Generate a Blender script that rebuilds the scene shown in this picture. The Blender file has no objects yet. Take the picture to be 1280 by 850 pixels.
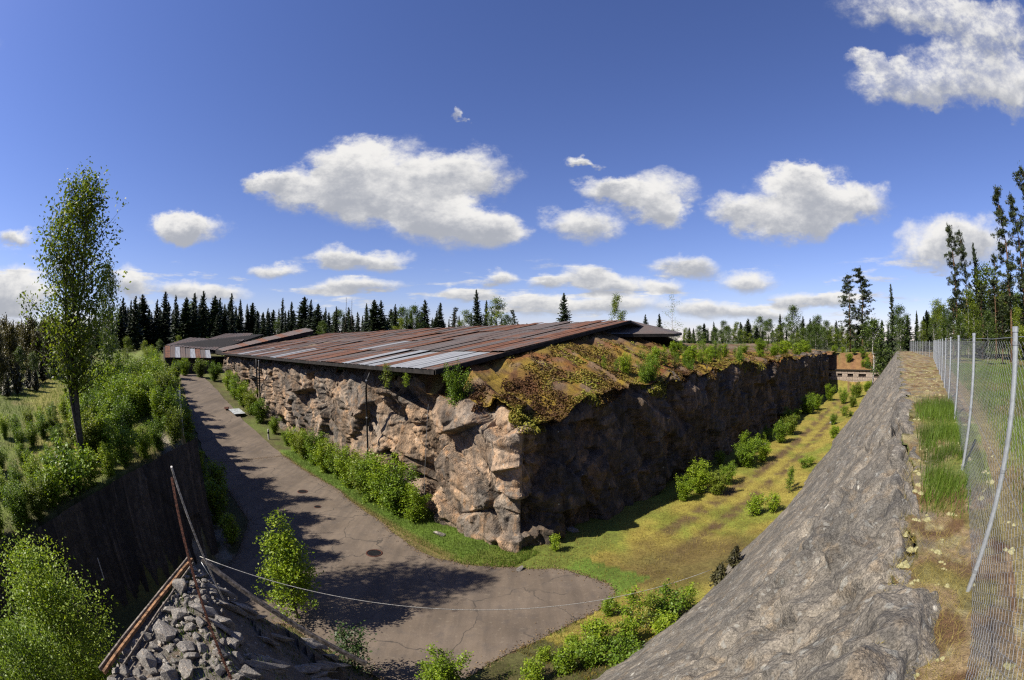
import bpy, math, random
import numpy as np
R = math.radians
random.seed(7); rng = np.random.default_rng(7)
SC = bpy.context.scene
COL = SC.collection

# ------------------------------------------------------------------ camera
EYE = 9.0
cam = bpy.data.cameras.new('camera')
cam.type = 'PANO'
cam.panorama_type = 'FISHEYE_EQUISOLID'
cam.sensor_fit = 'HORIZONTAL'
cam.sensor_width = 23.6
cam.sensor_height = 15.67
cam.fisheye_lens = 10.5
cam.fisheye_fov = R(200)
cam.clip_start = 0.05
cam.clip_end = 5000
camo = bpy.data.objects.new('camera', cam); COL.objects.link(camo)
camo.location = (0, 0, EYE); camo.rotation_euler = (R(90), 0, 0)
SC.camera = camo

# ------------------------------------------------------------------ light and sky
SUN_AZ, SUN_EL = 247.0, 44.5          # compass bearing of the sun (view is 0), height
sun = bpy.data.lights.new('sun', 'SUN'); sun.energy = 4.9; sun.angle = R(0.5); sun.color = (1.0, 0.93, 0.82)
suno = bpy.data.objects.new('sun', sun); COL.objects.link(suno)
suno.rotation_euler = (R(90 - SUN_EL), 0, R(-SUN_AZ + 180))
SC.view_settings.view_transform = 'Standard'; SC.view_settings.look = 'None'
SC.view_settings.exposure = 1.08; SC.view_settings.gamma = 1.0
SC.cycles.use_denoising = False; SC.cycles.pixel_filter_type = 'BLACKMAN_HARRIS'; SC.cycles.filter_width = 1.25
SC.cycles.max_bounces = 5; SC.cycles.diffuse_bounces = 2; SC.cycles.glossy_bounces = 2
SC.cycles.transmission_bounces = 3; SC.cycles.transparent_max_bounces = 6
SC.cycles.use_adaptive_sampling = True; SC.cycles.adaptive_threshold = 0.008

# cloud lobes: bearing, elevation, half width, half height (degrees), tilt
CLOUDS = [(-21.4, 21.9, 5.4, 2.8, 2), (-14.8, 20.1, 9.5, 4.3, 1), (-6.4, 21.2, 6.4, 3.1, 0), (-26.5, 18.7, 7.5, 2.5, 2), (-8.2, 14.1, 7.7, 2.8, 0),
 (-2.1, 14.1, 4.1, 2.8, 0), (-33.0, 19.1, 3.4, 1.3, 3), (-18.9, 17.4, 7.4, 3.0, 1), (-10.4, 16.1, 5.2, 3.0, 1), (18.4, 18.0, 5.1, 3.2, -2),
 (13.9, 18.7, 4.2, 1.7, -1), (9.3, 14.6, 4.6, 2.2, -1), (19.8, 15.4, 3.4, 2.0, -1), (38.7, 16.9, 6.9, 4.1, -3), (44.7, 15.9, 6.8, 2.3, -3),
 (29.3, 15.6, 4.1, 2.2, -2), (36.1, 13.9, 7.6, 2.3, -2), (38.6, 19.1, 3.9, 2.0, -3), (-42.0, 12.9, 5.2, 1.8, 2), (-43.7, 13.3, 2.9, 1.8, 3),
 (-67.1, 10.9, 3.0, 0.9, 4), (-18.4, 9.6, 5.4, 1.1, 1), (-22.5, 10.1, 2.9, 1.5, 1), (-30.3, 8.5, 3.2, 0.9, 1), (-20.3, 6.6, 6.5, 1.0, 1),
 (-42.4, 6.1, 3.8, 1.1, 1), (-66.2, 5.3, 6.0, 2.4, 2), (-67.9, 4.2, 4.6, 2.2, 1), (-50.1, 6.4, 3.2, 1.7, 1), (56.3, 10.2, 5.2, 2.9, -3),
 (61.7, 10.8, 5.2, 2.9, -3), (66.0, 36.0, 13.0, 2.6, -12), (74.2, 31.7, 9.0, 3.6, -10), (57.4, 28.8, 7.5, 2.2, -8), (66.6, 28.4, 9.8, 3.0, -9),
 (53.7, 31.7, 3.8, 1.0, -8), (74.9, 25.8, 4.6, 2.9, -9), (8.6, 22.5, 2.4, 0.7, -1), (-6.1, 28.6, 0.9, 0.9, 1),
 (22.5, 8.9, 4.2, 1.4, -1), (9.6, 8.3, 3.2, 1.2, 0), (30.2, 7.1, 3.8, 1.4, -1), (13.2, 7.0, 4.6, 1.3, 0), (5.1, 7.3, 2.8, 0.9, 0),
 (-1.5, 7.8, 2.3, 0.9, 0), (19.3, 6.6, 2.6, 0.9, -1), (24.9, 3.8, 5.8, 1.1, 0), (13.1, 4.7, 6.6, 1.2, 0), (4.0, 4.3, 5.5, 1.4, 0),
 (32.7, 3.2, 4.6, 1.0, 0), (37.0, 4.8, 3.7, 1.0, -1), (-5.1, 5.7, 3.5, 0.9, 0), (42.3, 4.7, 3.2, 1.0, -1), (-38.1, 5.4, 4.6, 1.2, 1)]


def N(nt, t, loc=None, **kw):
    n = nt.nodes.new(t)
    for k, v in kw.items():
        if k.startswith('i_'):
            n.inputs[int(k[2:])].default_value = v
        else:
            setattr(n, k, v)
    return n


def math_(nt, op, a, b=None, c=None, clamp=False):
    n = nt.nodes.new('ShaderNodeMath'); n.operation = op; n.use_clamp = clamp
    for i, v in enumerate((a, b, c)):
        if v is None: continue
        if isinstance(v, (int, float)): n.inputs[i].default_value = v
        else: nt.links.new(v, n.inputs[i])
    return n.outputs[0]


def mapr(nt, v, a, b, c=0.0, d=1.0, smooth=True):
    n = nt.nodes.new('ShaderNodeMapRange'); n.interpolation_type = 'SMOOTHSTEP' if smooth else 'LINEAR'
    nt.links.new(v, n.inputs[0]); n.inputs[1].default_value = a; n.inputs[2].default_value = b
    n.inputs[3].default_value = c; n.inputs[4].default_value = d
    return n.outputs[0]


def mixc(nt, f, a, b, mode='MIX'):
    n = nt.nodes.new('ShaderNodeMix'); n.data_type = 'RGBA'; n.blend_type = mode; n.clamp_factor = True
    if isinstance(f, (int, float)): n.inputs[0].default_value = f
    else: nt.links.new(f, n.inputs[0])
    for i, v in ((6, a), (7, b)):
        if isinstance(v, (tuple, list)): n.inputs[i].default_value = (*v[:3], 1)
        else: nt.links.new(v, n.inputs[i])
    return n.outputs[2]


def noise(nt, vec, scale, detail=4, rough=0.55, dist=0.0):
    n = nt.nodes.new('ShaderNodeTexNoise'); n.inputs['Scale'].default_value = scale
    n.inputs['Detail'].default_value = detail; n.inputs['Roughness'].default_value = rough; n.inputs['Distortion'].default_value = dist
    if vec is not None: nt.links.new(vec, n.inputs['Vector'])
    return n.outputs[0]


SKY_STRENGTH = 0.050
world = bpy.data.worlds.new('World'); SC.world = world; world.use_nodes = True
world.cycles.sampling_method = 'MANUAL'; world.cycles.sample_map_resolution = 256


def build_world():
    nt = world.node_tree; nt.nodes.clear(); L = nt.links.new
    out = nt.nodes.new('ShaderNodeOutputWorld'); bg = nt.nodes.new('ShaderNodeBackground')
    bg.inputs[1].default_value = SKY_STRENGTH
    sky = nt.nodes.new('ShaderNodeTexSky'); sky.sky_type = 'NISHITA'; sky.sun_disc = False
    sky.sun_elevation = R(SUN_EL); sky.sun_rotation = R(SUN_AZ); sky.altitude = 100; sky.air_density = 1.0; sky.dust_density = 0.15; sky.ozone_density = 2.4
    hs = nt.nodes.new('ShaderNodeHueSaturation'); hs.inputs['Saturation'].default_value = 1.10; hs.inputs['Value'].default_value = 1.0
    hs.inputs['Hue'].default_value = 0.503
    gm = nt.nodes.new('ShaderNodeGamma'); gm.inputs[1].default_value = .92; L(sky.outputs[0], gm.inputs[0])
    L(mixc(nt, 1.0, gm.outputs[0], (1.20, 1.14, 1.48), 'MULTIPLY'), hs.inputs['Color'])
    tc = nt.nodes.new('ShaderNodeTexCoord'); sep = nt.nodes.new('ShaderNodeSeparateXYZ'); L(tc.outputs['Generated'], sep.inputs[0])
    az = math_(nt, 'MULTIPLY', math_(nt, 'ARCTAN2', sep.outputs[0], sep.outputs[1]), 180 / math.pi)
    el = math_(nt, 'MULTIPLY', math_(nt, 'ARCSINE', sep.outputs[2]), 180 / math.pi)
    d3 = tc.outputs['Generated']
    nA = nt.nodes.new('ShaderNodeTexNoise'); nA.inputs['Scale'].default_value = 9; nA.inputs['Detail'].default_value = 7; nA.inputs['Roughness'].default_value = 0.62
    mp = nt.nodes.new('ShaderNodeMapping'); mp.inputs['Scale'].default_value = (1, 1, 1.7); L(d3, mp.inputs[0]); L(mp.outputs[0], nA.inputs['Vector'])
    sc = nt.nodes.new('ShaderNodeSeparateColor'); L(nA.outputs['Color'], sc.inputs[0])
    fine = noise(nt, mp.outputs[0], 26, 6, 0.65)
    comb = nt.nodes.new('ShaderNodeCombineXYZ')
    # edges break up less towards the horizon, where clouds are far away
    amp = mapr(nt, el, 2, 22, 0.35, 1.0)
    L(math_(nt, 'ADD', az, math_(nt, 'MULTIPLY', math_(nt, 'MULTIPLY', math_(nt, 'SUBTRACT', sc.outputs[0], 0.5), 11.0), amp)), comb.inputs[0])
    L(math_(nt, 'ADD', el, math_(nt, 'MULTIPLY', math_(nt, 'MULTIPLY', math_(nt, 'SUBTRACT', sc.outputs[1], 0.5), 7.0), amp)), comb.inputs[1])
    tot = None; hgt = None
    for (a, e, w, h, t) in CLOUDS:
        m = nt.nodes.new('ShaderNodeMapping'); m.vector_type = 'TEXTURE'
        m.inputs['Location'].default_value = (a, e, 0); m.inputs['Rotation'].default_value = (0, 0, R(t)); m.inputs['Scale'].default_value = (w * 1.32, h * 1.32, 1)
        L(comb.outputs[0], m.inputs[0])
        g = nt.nodes.new('ShaderNodeTexGradient'); g.gradient_type = 'SPHERICAL'; L(m.outputs[0], g.inputs[0])
        s = nt.nodes.new('ShaderNodeSeparateXYZ'); L(m.outputs[0], s.inputs[0])
        k = math_(nt, 'MULTIPLY', g.outputs[1], s.outputs[1])
        tot = g.outputs[1] if tot is None else math_(nt, 'ADD', tot, g.outputs[1])
        hgt = k if hgt is None else math_(nt, 'ADD', hgt, k)
    # the same fair weather clouds carry on outside the view
    gen = nt.nodes.new('ShaderNodeMapping'); gen.inputs['Scale'].default_value = (1, 1, 2.6); L(d3, gen.inputs[0])
    gn = noise(nt, gen.outputs[0], 3.2, 6, 0.55)
    away = mapr(nt, sep.outputs[1], 0.25, -0.05)
    genf = math_(nt, 'MULTIPLY', math_(nt, 'MULTIPLY', mapr(nt, gn, 0.56, 0.8, 0, 1.2, False), away), mapr(nt, el, 2, 8))
    tot = math_(nt, 'ADD', tot, genf)
    # broken small cloud low over the horizon, all round
    lo = nt.nodes.new('ShaderNodeMapping'); lo.inputs['Scale'].default_value = (1, 1, 6.5); L(d3, lo.inputs[0])
    ln = noise(nt, lo.outputs[0], 6.5, 7, 0.6)
    lowf = math_(nt, 'MULTIPLY', mapr(nt, ln, 0.53, 0.76, 0, .8, False), math_(nt, 'MULTIPLY', mapr(nt, el, 0.5, 3.0), mapr(nt, el, 12, 7)))
    tot = math_(nt, 'ADD', tot, lowf)
    vf = noise(nt, mp.outputs[0], 75, 5, 0.7)
    fld = math_(nt, 'ADD', tot, math_(nt, 'ADD', math_(nt, 'MULTIPLY', math_(nt, 'SUBTRACT', fine, 0.5), 0.55), math_(nt, 'MULTIPLY', math_(nt, 'SUBTRACT', vf, 0.5), 0.10)))
    gate = mapr(nt, tot, 0.0, 0.22)
    mask = math_(nt, 'MULTIPLY', mapr(nt, fld, 0.03, 0.72), gate)
    high = mapr(nt, el, 24, 30)                       # the ragged high cloud is thinner
    mask = math_(nt, 'MULTIPLY', mask, math_(nt, 'SUBTRACT', 1.0, math_(nt, 'MULTIPLY', high, mapr(nt, fine, 0.35, 0.65, 0.5, 0.05))))
    rel = math_(nt, 'DIVIDE', hgt, math_(nt, 'MAXIMUM', tot, 0.05))
    puff = math_(nt, 'ADD', math_(nt, 'MULTIPLY', rel, 1.0), math_(nt, 'MULTIPLY', math_(nt, 'SUBTRACT', fine, 0.5), 0.9))
    puff = math_(nt, 'ADD', puff, math_(nt, 'MULTIPLY', math_(nt, 'SUBTRACT', sc.outputs[2], 0.5), 1.5))
    puff = math_(nt, 'SUBTRACT', puff, math_(nt, 'MULTIPLY', mapr(nt, tot, 0.4, 1.4), 0.22))
    lit = mapr(nt, puff, -0.60, 0.40)
    cg = 0.90 / SKY_STRENGTH / 2 ** SC.view_settings.exposure
    ccol = mixc(nt, lit, (cg * 0.48, cg * 0.50, cg * 0.55), (cg * 1.02, cg * 1.0, cg * 0.965))
    L(mixc(nt, math_(nt, 'MULTIPLY', mask, 0.97), hs.outputs[0], ccol), bg.inputs[0])
    L(bg.outputs[0], out.inputs[0])


build_world()

# ------------------------------------------------------------------ numpy noise
def _hash(ix, iy, iz, seed):
    h = (ix.astype(np.int64) * 374761393 + iy.astype(np.int64) * 668265263 + iz.astype(np.int64) * 2147483647 + seed * 974634181) & 0xFFFFFFFF
    h = (h ^ (h >> 13)) * 1274126177 & 0xFFFFFFFF
    h = (h ^ (h >> 16)) * 2246822519 & 0xFFFFFFFF
    h ^= h >> 15
    return (h & 0xFFFFFF) / float(0xFFFFFF)


def vnoise(x, y, z=None, seed=0):
    z = np.zeros_like(x) if z is None else z
    fx, fy, fz = np.floor(x), np.floor(y), np.floor(z)
    tx, ty, tz = x - fx, y - fy, z - fz
    tx, ty, tz = tx * tx * (3 - 2 * tx), ty * ty * (3 - 2 * ty), tz * tz * (3 - 2 * tz)
    r = 0
    for i in (0, 1):
        for j in (0, 1):
            for k in (0, 1):
                w = (tx if i else 1 - tx) * (ty if j else 1 - ty) * (tz if k else 1 - tz)
                r = r + w * _hash(fx + i, fy + j, fz + k, seed)
    return r


def fbm(x, y, z=None, octv=4, seed=0, gain=0.5):
    x = np.asarray(x, float); y = np.asarray(y, float)
    a, t, s = 1.0, 0.0, 0.0
    for o in range(octv):
        f = 2.03 ** o
        s = s + a * (vnoise(x * f + 17.1 * o, y * f - 9.7 * o, None if z is None else z * f, seed + o) - 0.5); t += a; a *= gain
    return s / t * 2


def facet(x, y, seed=0, tilt=1.3):
    """broken-rock relief: every Voronoi cell is a tilted plane of its own. returns relief, crack distance, cell random"""
    fx, fy = np.floor(x), np.floor(y)
    best = np.full(x.shape, 9.0); sec = np.full(x.shape, 9.0)
    val = np.zeros(x.shape); rc = np.zeros(x.shape)
    for i in (-1, 0, 1):
        for j in (-1, 0, 1):
            cx, cy = fx + i, fy + j
            px = cx + _hash(cx, cy, cx * 0, seed); py = cy + _hash(cx, cy, cx * 0 + 1, seed)
            dx, dy = x - px, y - py; d = np.hypot(dx, dy)
            h = _hash(cx, cy, cx * 0 + 2, seed) - 0.5
            gx = _hash(cx, cy, cx * 0 + 3, seed) - 0.5; gy = _hash(cx, cy, cx * 0 + 4, seed) - 0.5
            c = _hash(cx, cy, cx * 0 + 5, seed)
            near = d < best
            sec = np.where(near, best, np.minimum(sec, d))
            val = np.where(near, h + tilt * (gx * dx + gy * dy), val); rc = np.where(near, c, rc)
            best = np.where(near, d, best)
    return val, sec - best, rc


def soften(D, n=2):
    for _ in range(n):
        D = D.copy(); D[1:-1] = (D[:-2] + 2 * D[1:-1] + D[2:]) / 4; D[:, 1:-1] = (D[:, :-2] + 2 * D[:, 1:-1] + D[:, 2:]) / 4
    return D


def sstep(a, b, x):
    t = np.clip((x - a) / (b - a), 0, 1)
    return t * t * (3 - 2 * t)


# ------------------------------------------------------------------ mesh helpers
def npmesh(name, V, F, attrs=None, smooth=False, mats=None):
    V = np.asarray(V, np.float32); F = np.asarray(F, np.int32)
    me = bpy.data.meshes.new(name); k = F.shape[1]; n = len(F)
    me.vertices.add(len(V)); me.vertices.foreach_set('co', V.ravel())
    me.loops.add(n * k); me.loops.foreach_set('vertex_index', F.ravel())
    me.polygons.add(n); me.polygons.foreach_set('loop_start', np.arange(0, n * k, k, dtype=np.int32))
    try: me.polygons.foreach_set('loop_total', np.full(n, k, np.int32))
    except Exception: pass
    me.update(calc_edges=True)
    me.polygons.foreach_set('use_smooth', np.full(n, smooth))
    for an, arr in (attrs or {}).items():
        arr = np.asarray(arr, np.float32)
        if arr.ndim == 1:
            at = me.attributes.new(an, 'FLOAT', 'POINT'); at.data.foreach_set('value', arr)
        else:
            at = me.attributes.new(an, 'FLOAT_COLOR', 'POINT')
            c = np.ones((len(V), 4), np.float32); c[:, :3] = arr; at.data.foreach_set('color', c.ravel())
    return me


def link(name, me, mat=None, parent=None, loc=None, rz=None, scale=None):
    o = bpy.data.objects.new(name, me); COL.objects.link(o)
    if mat is not None and me is not None and len(me.materials) == 0: me.materials.append(mat)
    if parent is not None: o.parent = parent
    if loc is not None: o.location = loc
    if rz is not None: o.rotation_euler = (0, 0, rz)
    if scale is not None: o.scale = scale if isinstance(scale, (tuple, list)) else (scale,) * 3
    return o


def tag(o, label=None, cat=None, group=None, kind=None):
    if label: o['label'] = label
    if cat: o['category'] = cat
    if group: o['group'] = group
    if kind: o['kind'] = kind
    return o


def tube(path, radii, k=5):
    """vertices and quads of a tapered tube along a polyline"""
    P = np.asarray(path, float); n = len(P); V = []; F = []
    for i in range(n):
        d = P[min(i + 1, n - 1)] - P[max(i - 1, 0)]; d = d / (np.linalg.norm(d) + 1e-9)
        a = np.cross(d, (0, 0, 1.0)) if abs(d[2]) < 0.95 else np.cross(d, (1.0, 0, 0)); a /= np.linalg.norm(a) + 1e-9; b = np.cross(d, a)
        for j in range(k):
            t = 2 * math.pi * j / k
            V.append(P[i] + radii[i] * (math.cos(t) * a + math.sin(t) * b))
    for i in range(n - 1):
        for j in range(k):
            F.append((i * k + j, i * k + (j + 1) % k, (i + 1) * k + (j + 1) % k, (i + 1) * k + j))
    c = len(V); V.append(P[-1]); V.append(P[0])
    for j in range(0, k):
        F.append(((n - 1) * k + j, (n - 1) * k + (j + 1) % k, c, c)); F.append(((j + 1) % k, j, c + 1, c + 1))
    return V, F


class Geo:
    def __init__(s): s.V = []; s.F = []
    def add(s, V, F):
        o = len(s.V); s.V += [tuple(v) for v in V]; s.F += [tuple(i + o for i in f) for f in F]
    def tube(s, path, radii, k=5):
        if not hasattr(radii, '__len__'): radii = [radii] * len(path)
        s.add(*tube(path, radii, k))
    def box(s, c, size, rz=0.0):
        x, y, z = [v / 2 for v in size]; ca, sa = math.cos(rz), math.sin(rz)
        V = [(c[0] + ca * a * x - sa * b * y, c[1] + sa * a * x + ca * b * y, c[2] + d * z) for d in (-1, 1) for b in (-1, 1) for a in (-1, 1)]
        s.add(V, [(0, 2, 3, 1), (4, 5, 7, 6), (0, 1, 5, 4), (2, 6, 7, 3), (0, 4, 6, 2), (1, 3, 7, 5)])
    def mesh(s, name, smooth=False):
        me = bpy.data.meshes.new(name)
        me.from_pydata(s.V, [], [tuple(dict.fromkeys(f)) for f in s.F]); me.update()
        if smooth: me.polygons.foreach_set('use_smooth', np.full(len(me.polygons), True))
        return me


# ------------------------------------------------------------------ materials
K = 0.68


def kcol(c): return tuple(v * K for v in c)


def mat(name):
    m = bpy.data.materials.new(name); m.use_nodes = True
    nt = m.node_tree; b = nt.nodes['Principled BSDF']
    b.inputs['Roughness'].default_value = 0.9; b.inputs['Specular IOR Level'].default_value = 0.25
    return m, nt, b


def bump(nt, b, h, strength=0.5, dist=0.05):
    n = nt.nodes.new('ShaderNodeBump'); n.inputs['Strength'].default_value = strength; n.inputs['Distance'].default_value = dist
    nt.links.new(h, n.inputs['Height']); nt.links.new(n.outputs[0], b.inputs['Normal'])


def objco(nt, scale=(1, 1, 1), rot=(0, 0, 0)):
    tc = nt.nodes.new('ShaderNodeTexCoord'); m = nt.nodes.new('ShaderNodeMapping')
    m.inputs['Scale'].default_value = scale; m.inputs['Rotation'].default_value = rot
    nt.links.new(tc.outputs['Object'], m.inputs[0]); return m.outputs[0]


def attr(nt, name, out='Color'):
    a = nt.nodes.new('ShaderNodeAttribute'); a.attribute_name = name; return a.outputs[out]


def objrand(nt):
    return nt.nodes.new('ShaderNodeObjectInfo').outputs['Random']


def leaf_mat(name, dark, mid, bright, transl=0.3, rough=0.5, vary=0.35):
    dark, mid, bright = kcol(dark), kcol(mid), kcol(bright)
    m, nt, b = mat(name); L = nt.links.new
    t = attr(nt, 'tint', 'Fac'); r = objrand(nt)
    f = math_(nt, 'ADD', t, math_(nt, 'MULTIPLY', math_(nt, 'SUBTRACT', r, 0.5), vary))
    c = mixc(nt, mapr(nt, f, 0.45, 1.0, smooth=False), mixc(nt, mapr(nt, f, 0.0, 0.5, smooth=False), dark, mid), bright)
    L(c, b.inputs['Base Color']); b.inputs['Roughness'].default_value = rough; b.inputs['Specular IOR Level'].default_value = 0.3
    tr = nt.nodes.new('ShaderNodeBsdfTranslucent')
    L(mixc(nt, 1.0, c, (1.0, 1.0, 0.45), 'MULTIPLY'), tr.inputs[0])
    mx = nt.nodes.new('ShaderNodeMixShader'); mx.inputs[0].default_value = transl
    L(b.outputs[0], mx.inputs[1]); L(tr.outputs[0], mx.inputs[2])
    L(mx.outputs[0], nt.nodes['Material Output'].inputs[0])
    return m


def plain(name, col, rough=0.7, metal=0.0, vary=0.15, scale=12.0, bumps=0.0):
    col = kcol(col)
    m, nt, b = mat(name)
    f = noise(nt, objco(nt), scale, 4)
    d = tuple(c * (1 - vary * 1.6) for c in col); u = tuple(min(1, c * (1 + vary * 1.4)) for c in col)
    nt.links.new(mixc(nt, mapr(nt, f, 0.3, 0.7), d, u), b.inputs['Base Color'])
    b.inputs['Roughness'].default_value = rough; b.inputs['Metallic'].default_value = metal
    if bumps: bump(nt, b, f, 0.6, bumps)
    return m


M = {}
M['leaf_fresh'] = leaf_mat('leaf_fresh', (.10, .16, .010), (.23, .36, .016), (.43, .53, .035), .45)
M['leaf_mid'] = leaf_mat('leaf_mid', (.075, .135, .012), (.165, .28, .018), (.31, .42, .035), .43)
M['leaf_tree'] = leaf_mat('leaf_tree', (.07, .11, .012), (.17, .235, .02), (.36, .42, .05), .45)
M['leaf_wood'] = leaf_mat('leaf_wood', (.04, .075, .014), (.09, .145, .022), (.17, .23, .04), .35)
M['leaf_olive'] = leaf_mat('leaf_olive', (.06, .05, .014), (.11, .10, .022), (.18, .15, .04), .25)
M['leaf_dark'] = leaf_mat('leaf_dark', (.012, .03, .008), (.028, .06, .012), (.06, .11, .018), .2)
M['spruce'] = leaf_mat('spruce_needles', (.008, .016, .006), (.018, .032, .009), (.038, .058, .014), .08, .6)
M['spruce_dead'] = leaf_mat('dead_needles', (.05, .04, .025), (.09, .07, .04), (.13, .10, .06), .05, .7)
M['pine'] = leaf_mat('pine_needles', (.018, .030, .012), (.038, .056, .018), (.075, .095, .03), .1, .6)
M['juniper'] = leaf_mat('juniper_needles', (.03, .025, .012), (.055, .05, .018), (.09, .085, .03), .08, .6)
M['grass'] = leaf_mat('grass_blades', (.06, .09, .012), (.10, .17, .016), (.17, .25, .03), .3, .5)
M['grass_dry'] = leaf_mat('dry_grass_blades', (.19, .15, .03), (.32, .25, .05), (.46, .37, .10), .25, .6)
M['moss'] = leaf_mat('moss_tufts', (.085, .036, .012), (.18, .115, .018), (.27, .26, .03), .15, .8, .1)
M['litter'] = leaf_mat('leaf_litter', (.05, .03, .015), (.14, .085, .04), (.26, .18, .09), .1, .8)
M['bark'] = plain('grey_bark', (.075, .062, .05), .9, 0, .4, 9, .02)
M['bark_birch'] = plain('pale_bark', (.42, .40, .36), .8, 0, .5, 5)
M['bark_pine'] = plain('orange_bark', (.15, .085, .05), .9, 0, .35, 6)
M['bark_spruce'] = plain('spruce_bark', (.07, .05, .04), .9, 0, .3, 6)
M['galv'] = plain('galvanised_steel', (.50, .53, .56), .42, .55, .08, 30)
M['wire'] = plain('galvanised_wire', (.42, .44, .46), .45, .6, .1, 40)
M['rust'] = plain('rusty_iron', (.085, .032, .02), .85, .1, .6, 45, .004)
M['white_paint'] = plain('weathered_white_paint', (.55, .52, .48), .6, 0, .35, 25)
M['timber'] = plain('orange_timber', (.27, .145, .07), .8, 0, .45, 10, .01)
M['timber_grey'] = plain('grey_timber', (.20, .17, .14), .85, 0, .4, 12, .01)
M['black_pipe'] = plain('black_pipe', (.012, .012, .013), .6, 0, .3, 8)
M['rope'] = plain('pale_rope', (.50, .48, .43), .8, 0, .3, 40)
M['sheet_pale'] = plain('pale_sheet_metal', (.50, .52, .52), .5, .2, .2, 6)
M['fascia'] = plain('dark_fascia', (.018, .015, .013), .85, 0, .4, 4)
M['brick_dark'] = plain('dark_shed_wall', (.06, .045, .038), .9, 0, .4, 4, .02)


def rock_mat(name, cols, streak=(1, 1, 1), rot=(0, 0, 0), lichen=0.0, lichen_col=(.55, .54, .48), bumpd=0.06, use_cell=True, stain=0.0, sc=1.0, paint_shade=False, crispness=.55, gain=1.0):
    """cols: main, second, warm, dark"""
    m, nt, b = mat(name); L = nt.links.new
    co = objco(nt); cs = objco(nt, streak, rot)
    n1 = noise(nt, cs, 0.55 * sc, 6, .6); n2 = noise(nt, cs, 2.6 * sc, 6, .65); n3 = noise(nt, co, 11 * sc, 5, .7); n4 = noise(nt, co, 45, 3, .7)
    c = mixc(nt, mapr(nt, n1, .38, .62), cols[0], cols[1])
    c = mixc(nt, math_(nt, 'MULTIPLY', mapr(nt, n2, .5, .68), .75), c, cols[2])
    c = mixc(nt, math_(nt, 'MULTIPLY', mapr(nt, n3, .52, .72), .55), c, cols[3])
    if use_cell:
        cc = attr(nt, 'cell', 'Fac')
        c = mixc(nt, .9, c, mixc(nt, mapr(nt, cc, .5, .85), mixc(nt, mapr(nt, cc, .12, .5), (.45, .46, .48), (.98, .97, .96)), (1.75, 1.66, 1.55)), 'MULTIPLY')
    if stain:
        st = noise(nt, objco(nt, (1.2, 1.2, .07)), 1.6, 5, .6)
        c = mixc(nt, math_(nt, 'MULTIPLY', mapr(nt, st, .53, .66), stain), c, (.045, .04, .035))
    if paint_shade:      # shade of the right face painted into the rock colour, uneven by noise
        c = mixc(nt, math_(nt, 'MULTIPLY', attr(nt, 'face_shade', 'Fac'), mapr(nt, n2, .25, .62, .9, .45)), c, (.035, .03, .024))
    c = mixc(nt, .85, c, mixc(nt, mapr(nt, n4, .3, .7), (.5, .5, .5), (1.5, 1.5, 1.48)), 'MULTIPLY')
    PATCH = c
    if lichen:
        v = nt.nodes.new('ShaderNodeTexVoronoi'); v.inputs['Scale'].default_value = 4.2; v.inputs['Randomness'].default_value = 1
        nd = nt.nodes.new('ShaderNodeVectorMath'); nd.operation = 'ADD'
        nn = nt.nodes.new('ShaderNodeTexNoise'); nn.inputs['Scale'].default_value = 9
        L(co, nn.inputs['Vector']); L(co, nd.inputs[0])
        sc_ = nt.nodes.new('ShaderNodeVectorMath'); sc_.operation = 'SCALE'; sc_.inputs['Scale'].default_value = .16; L(nn.outputs['Color'], sc_.inputs[0]); L(sc_.outputs[0], nd.inputs[1])
        L(nd.outputs[0], v.inputs['Vector'])
        big = noise(nt, co, .8, 3)
        spot = mapr(nt, math_(nt, 'ADD', v.outputs['Distance'], math_(nt, 'MULTIPLY', mapr(nt, big, .62, .35), .12)), .20, .13)
        sepc = nt.nodes.new('ShaderNodeSeparateColor'); L(v.outputs['Color'], sepc.inputs[0])
        pick = mapr(nt, sepc.outputs[0], 1 - lichen, 1 - lichen + .02)
        c = mixc(nt, math_(nt, 'MULTIPLY', math_(nt, 'MULTIPLY', spot, pick), .85), c, mixc(nt, sepc.outputs[1], (.30, .30, .28), lichen_col))
    crisp = None
    for k_, (vs_, w_) in enumerate(((2.6, 1.6), (7.0, .9), (19.0, .4))):
        v_ = nt.nodes.new('ShaderNodeTexVoronoi'); v_.inputs['Scale'].default_value = vs_ * sc; L(objco(nt, (1, 1, .75), (.3 * k_, .2, .5 * k_)), v_.inputs['Vector'])
        s_ = nt.nodes.new('ShaderNodeSeparateColor'); L(v_.outputs['Color'], s_.inputs[0])
        t_ = math_(nt, 'MULTIPLY', math_(nt, 'SUBTRACT', s_.outputs[0], math_(nt, 'MULTIPLY', v_.outputs['Distance'], .8)), w_); crisp = t_ if crisp is None else math_(nt, 'ADD', crisp, t_)
    c = mixc(nt, .7, c, mixc(nt, mapr(nt, crisp, -.2, 2.0, smooth=False), (.58, .57, .57), (1.5, 1.44, 1.36)), 'MULTIPLY')
    if lichen > .3:
        vg = nt.nodes.new('ShaderNodeTexVoronoi'); vg.inputs['Scale'].default_value = 8.5; L(nd.outputs[0], vg.inputs['Vector'])
        sg = nt.nodes.new('ShaderNodeSeparateColor'); L(vg.outputs['Color'], sg.inputs[0])
        pg = math_(nt, 'MULTIPLY', mapr(nt, vg.outputs['Distance'], .36, .24), mapr(nt, sg.outputs[0], .55, .6))
        c = mixc(nt, math_(nt, 'MULTIPLY', pg, .6), c, mixc(nt, sg.outputs[1], (.20, .20, .185), (.34, .335, .30)))
    L(mixc(nt, 1.0, c, (K * gain, K * gain, K * gain), 'MULTIPLY'), b.inputs['Base Color']); b.inputs['Roughness'].default_value = .92
    n3 = math_(nt, 'ADD', n3, math_(nt, 'MULTIPLY', crisp, crispness))
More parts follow.
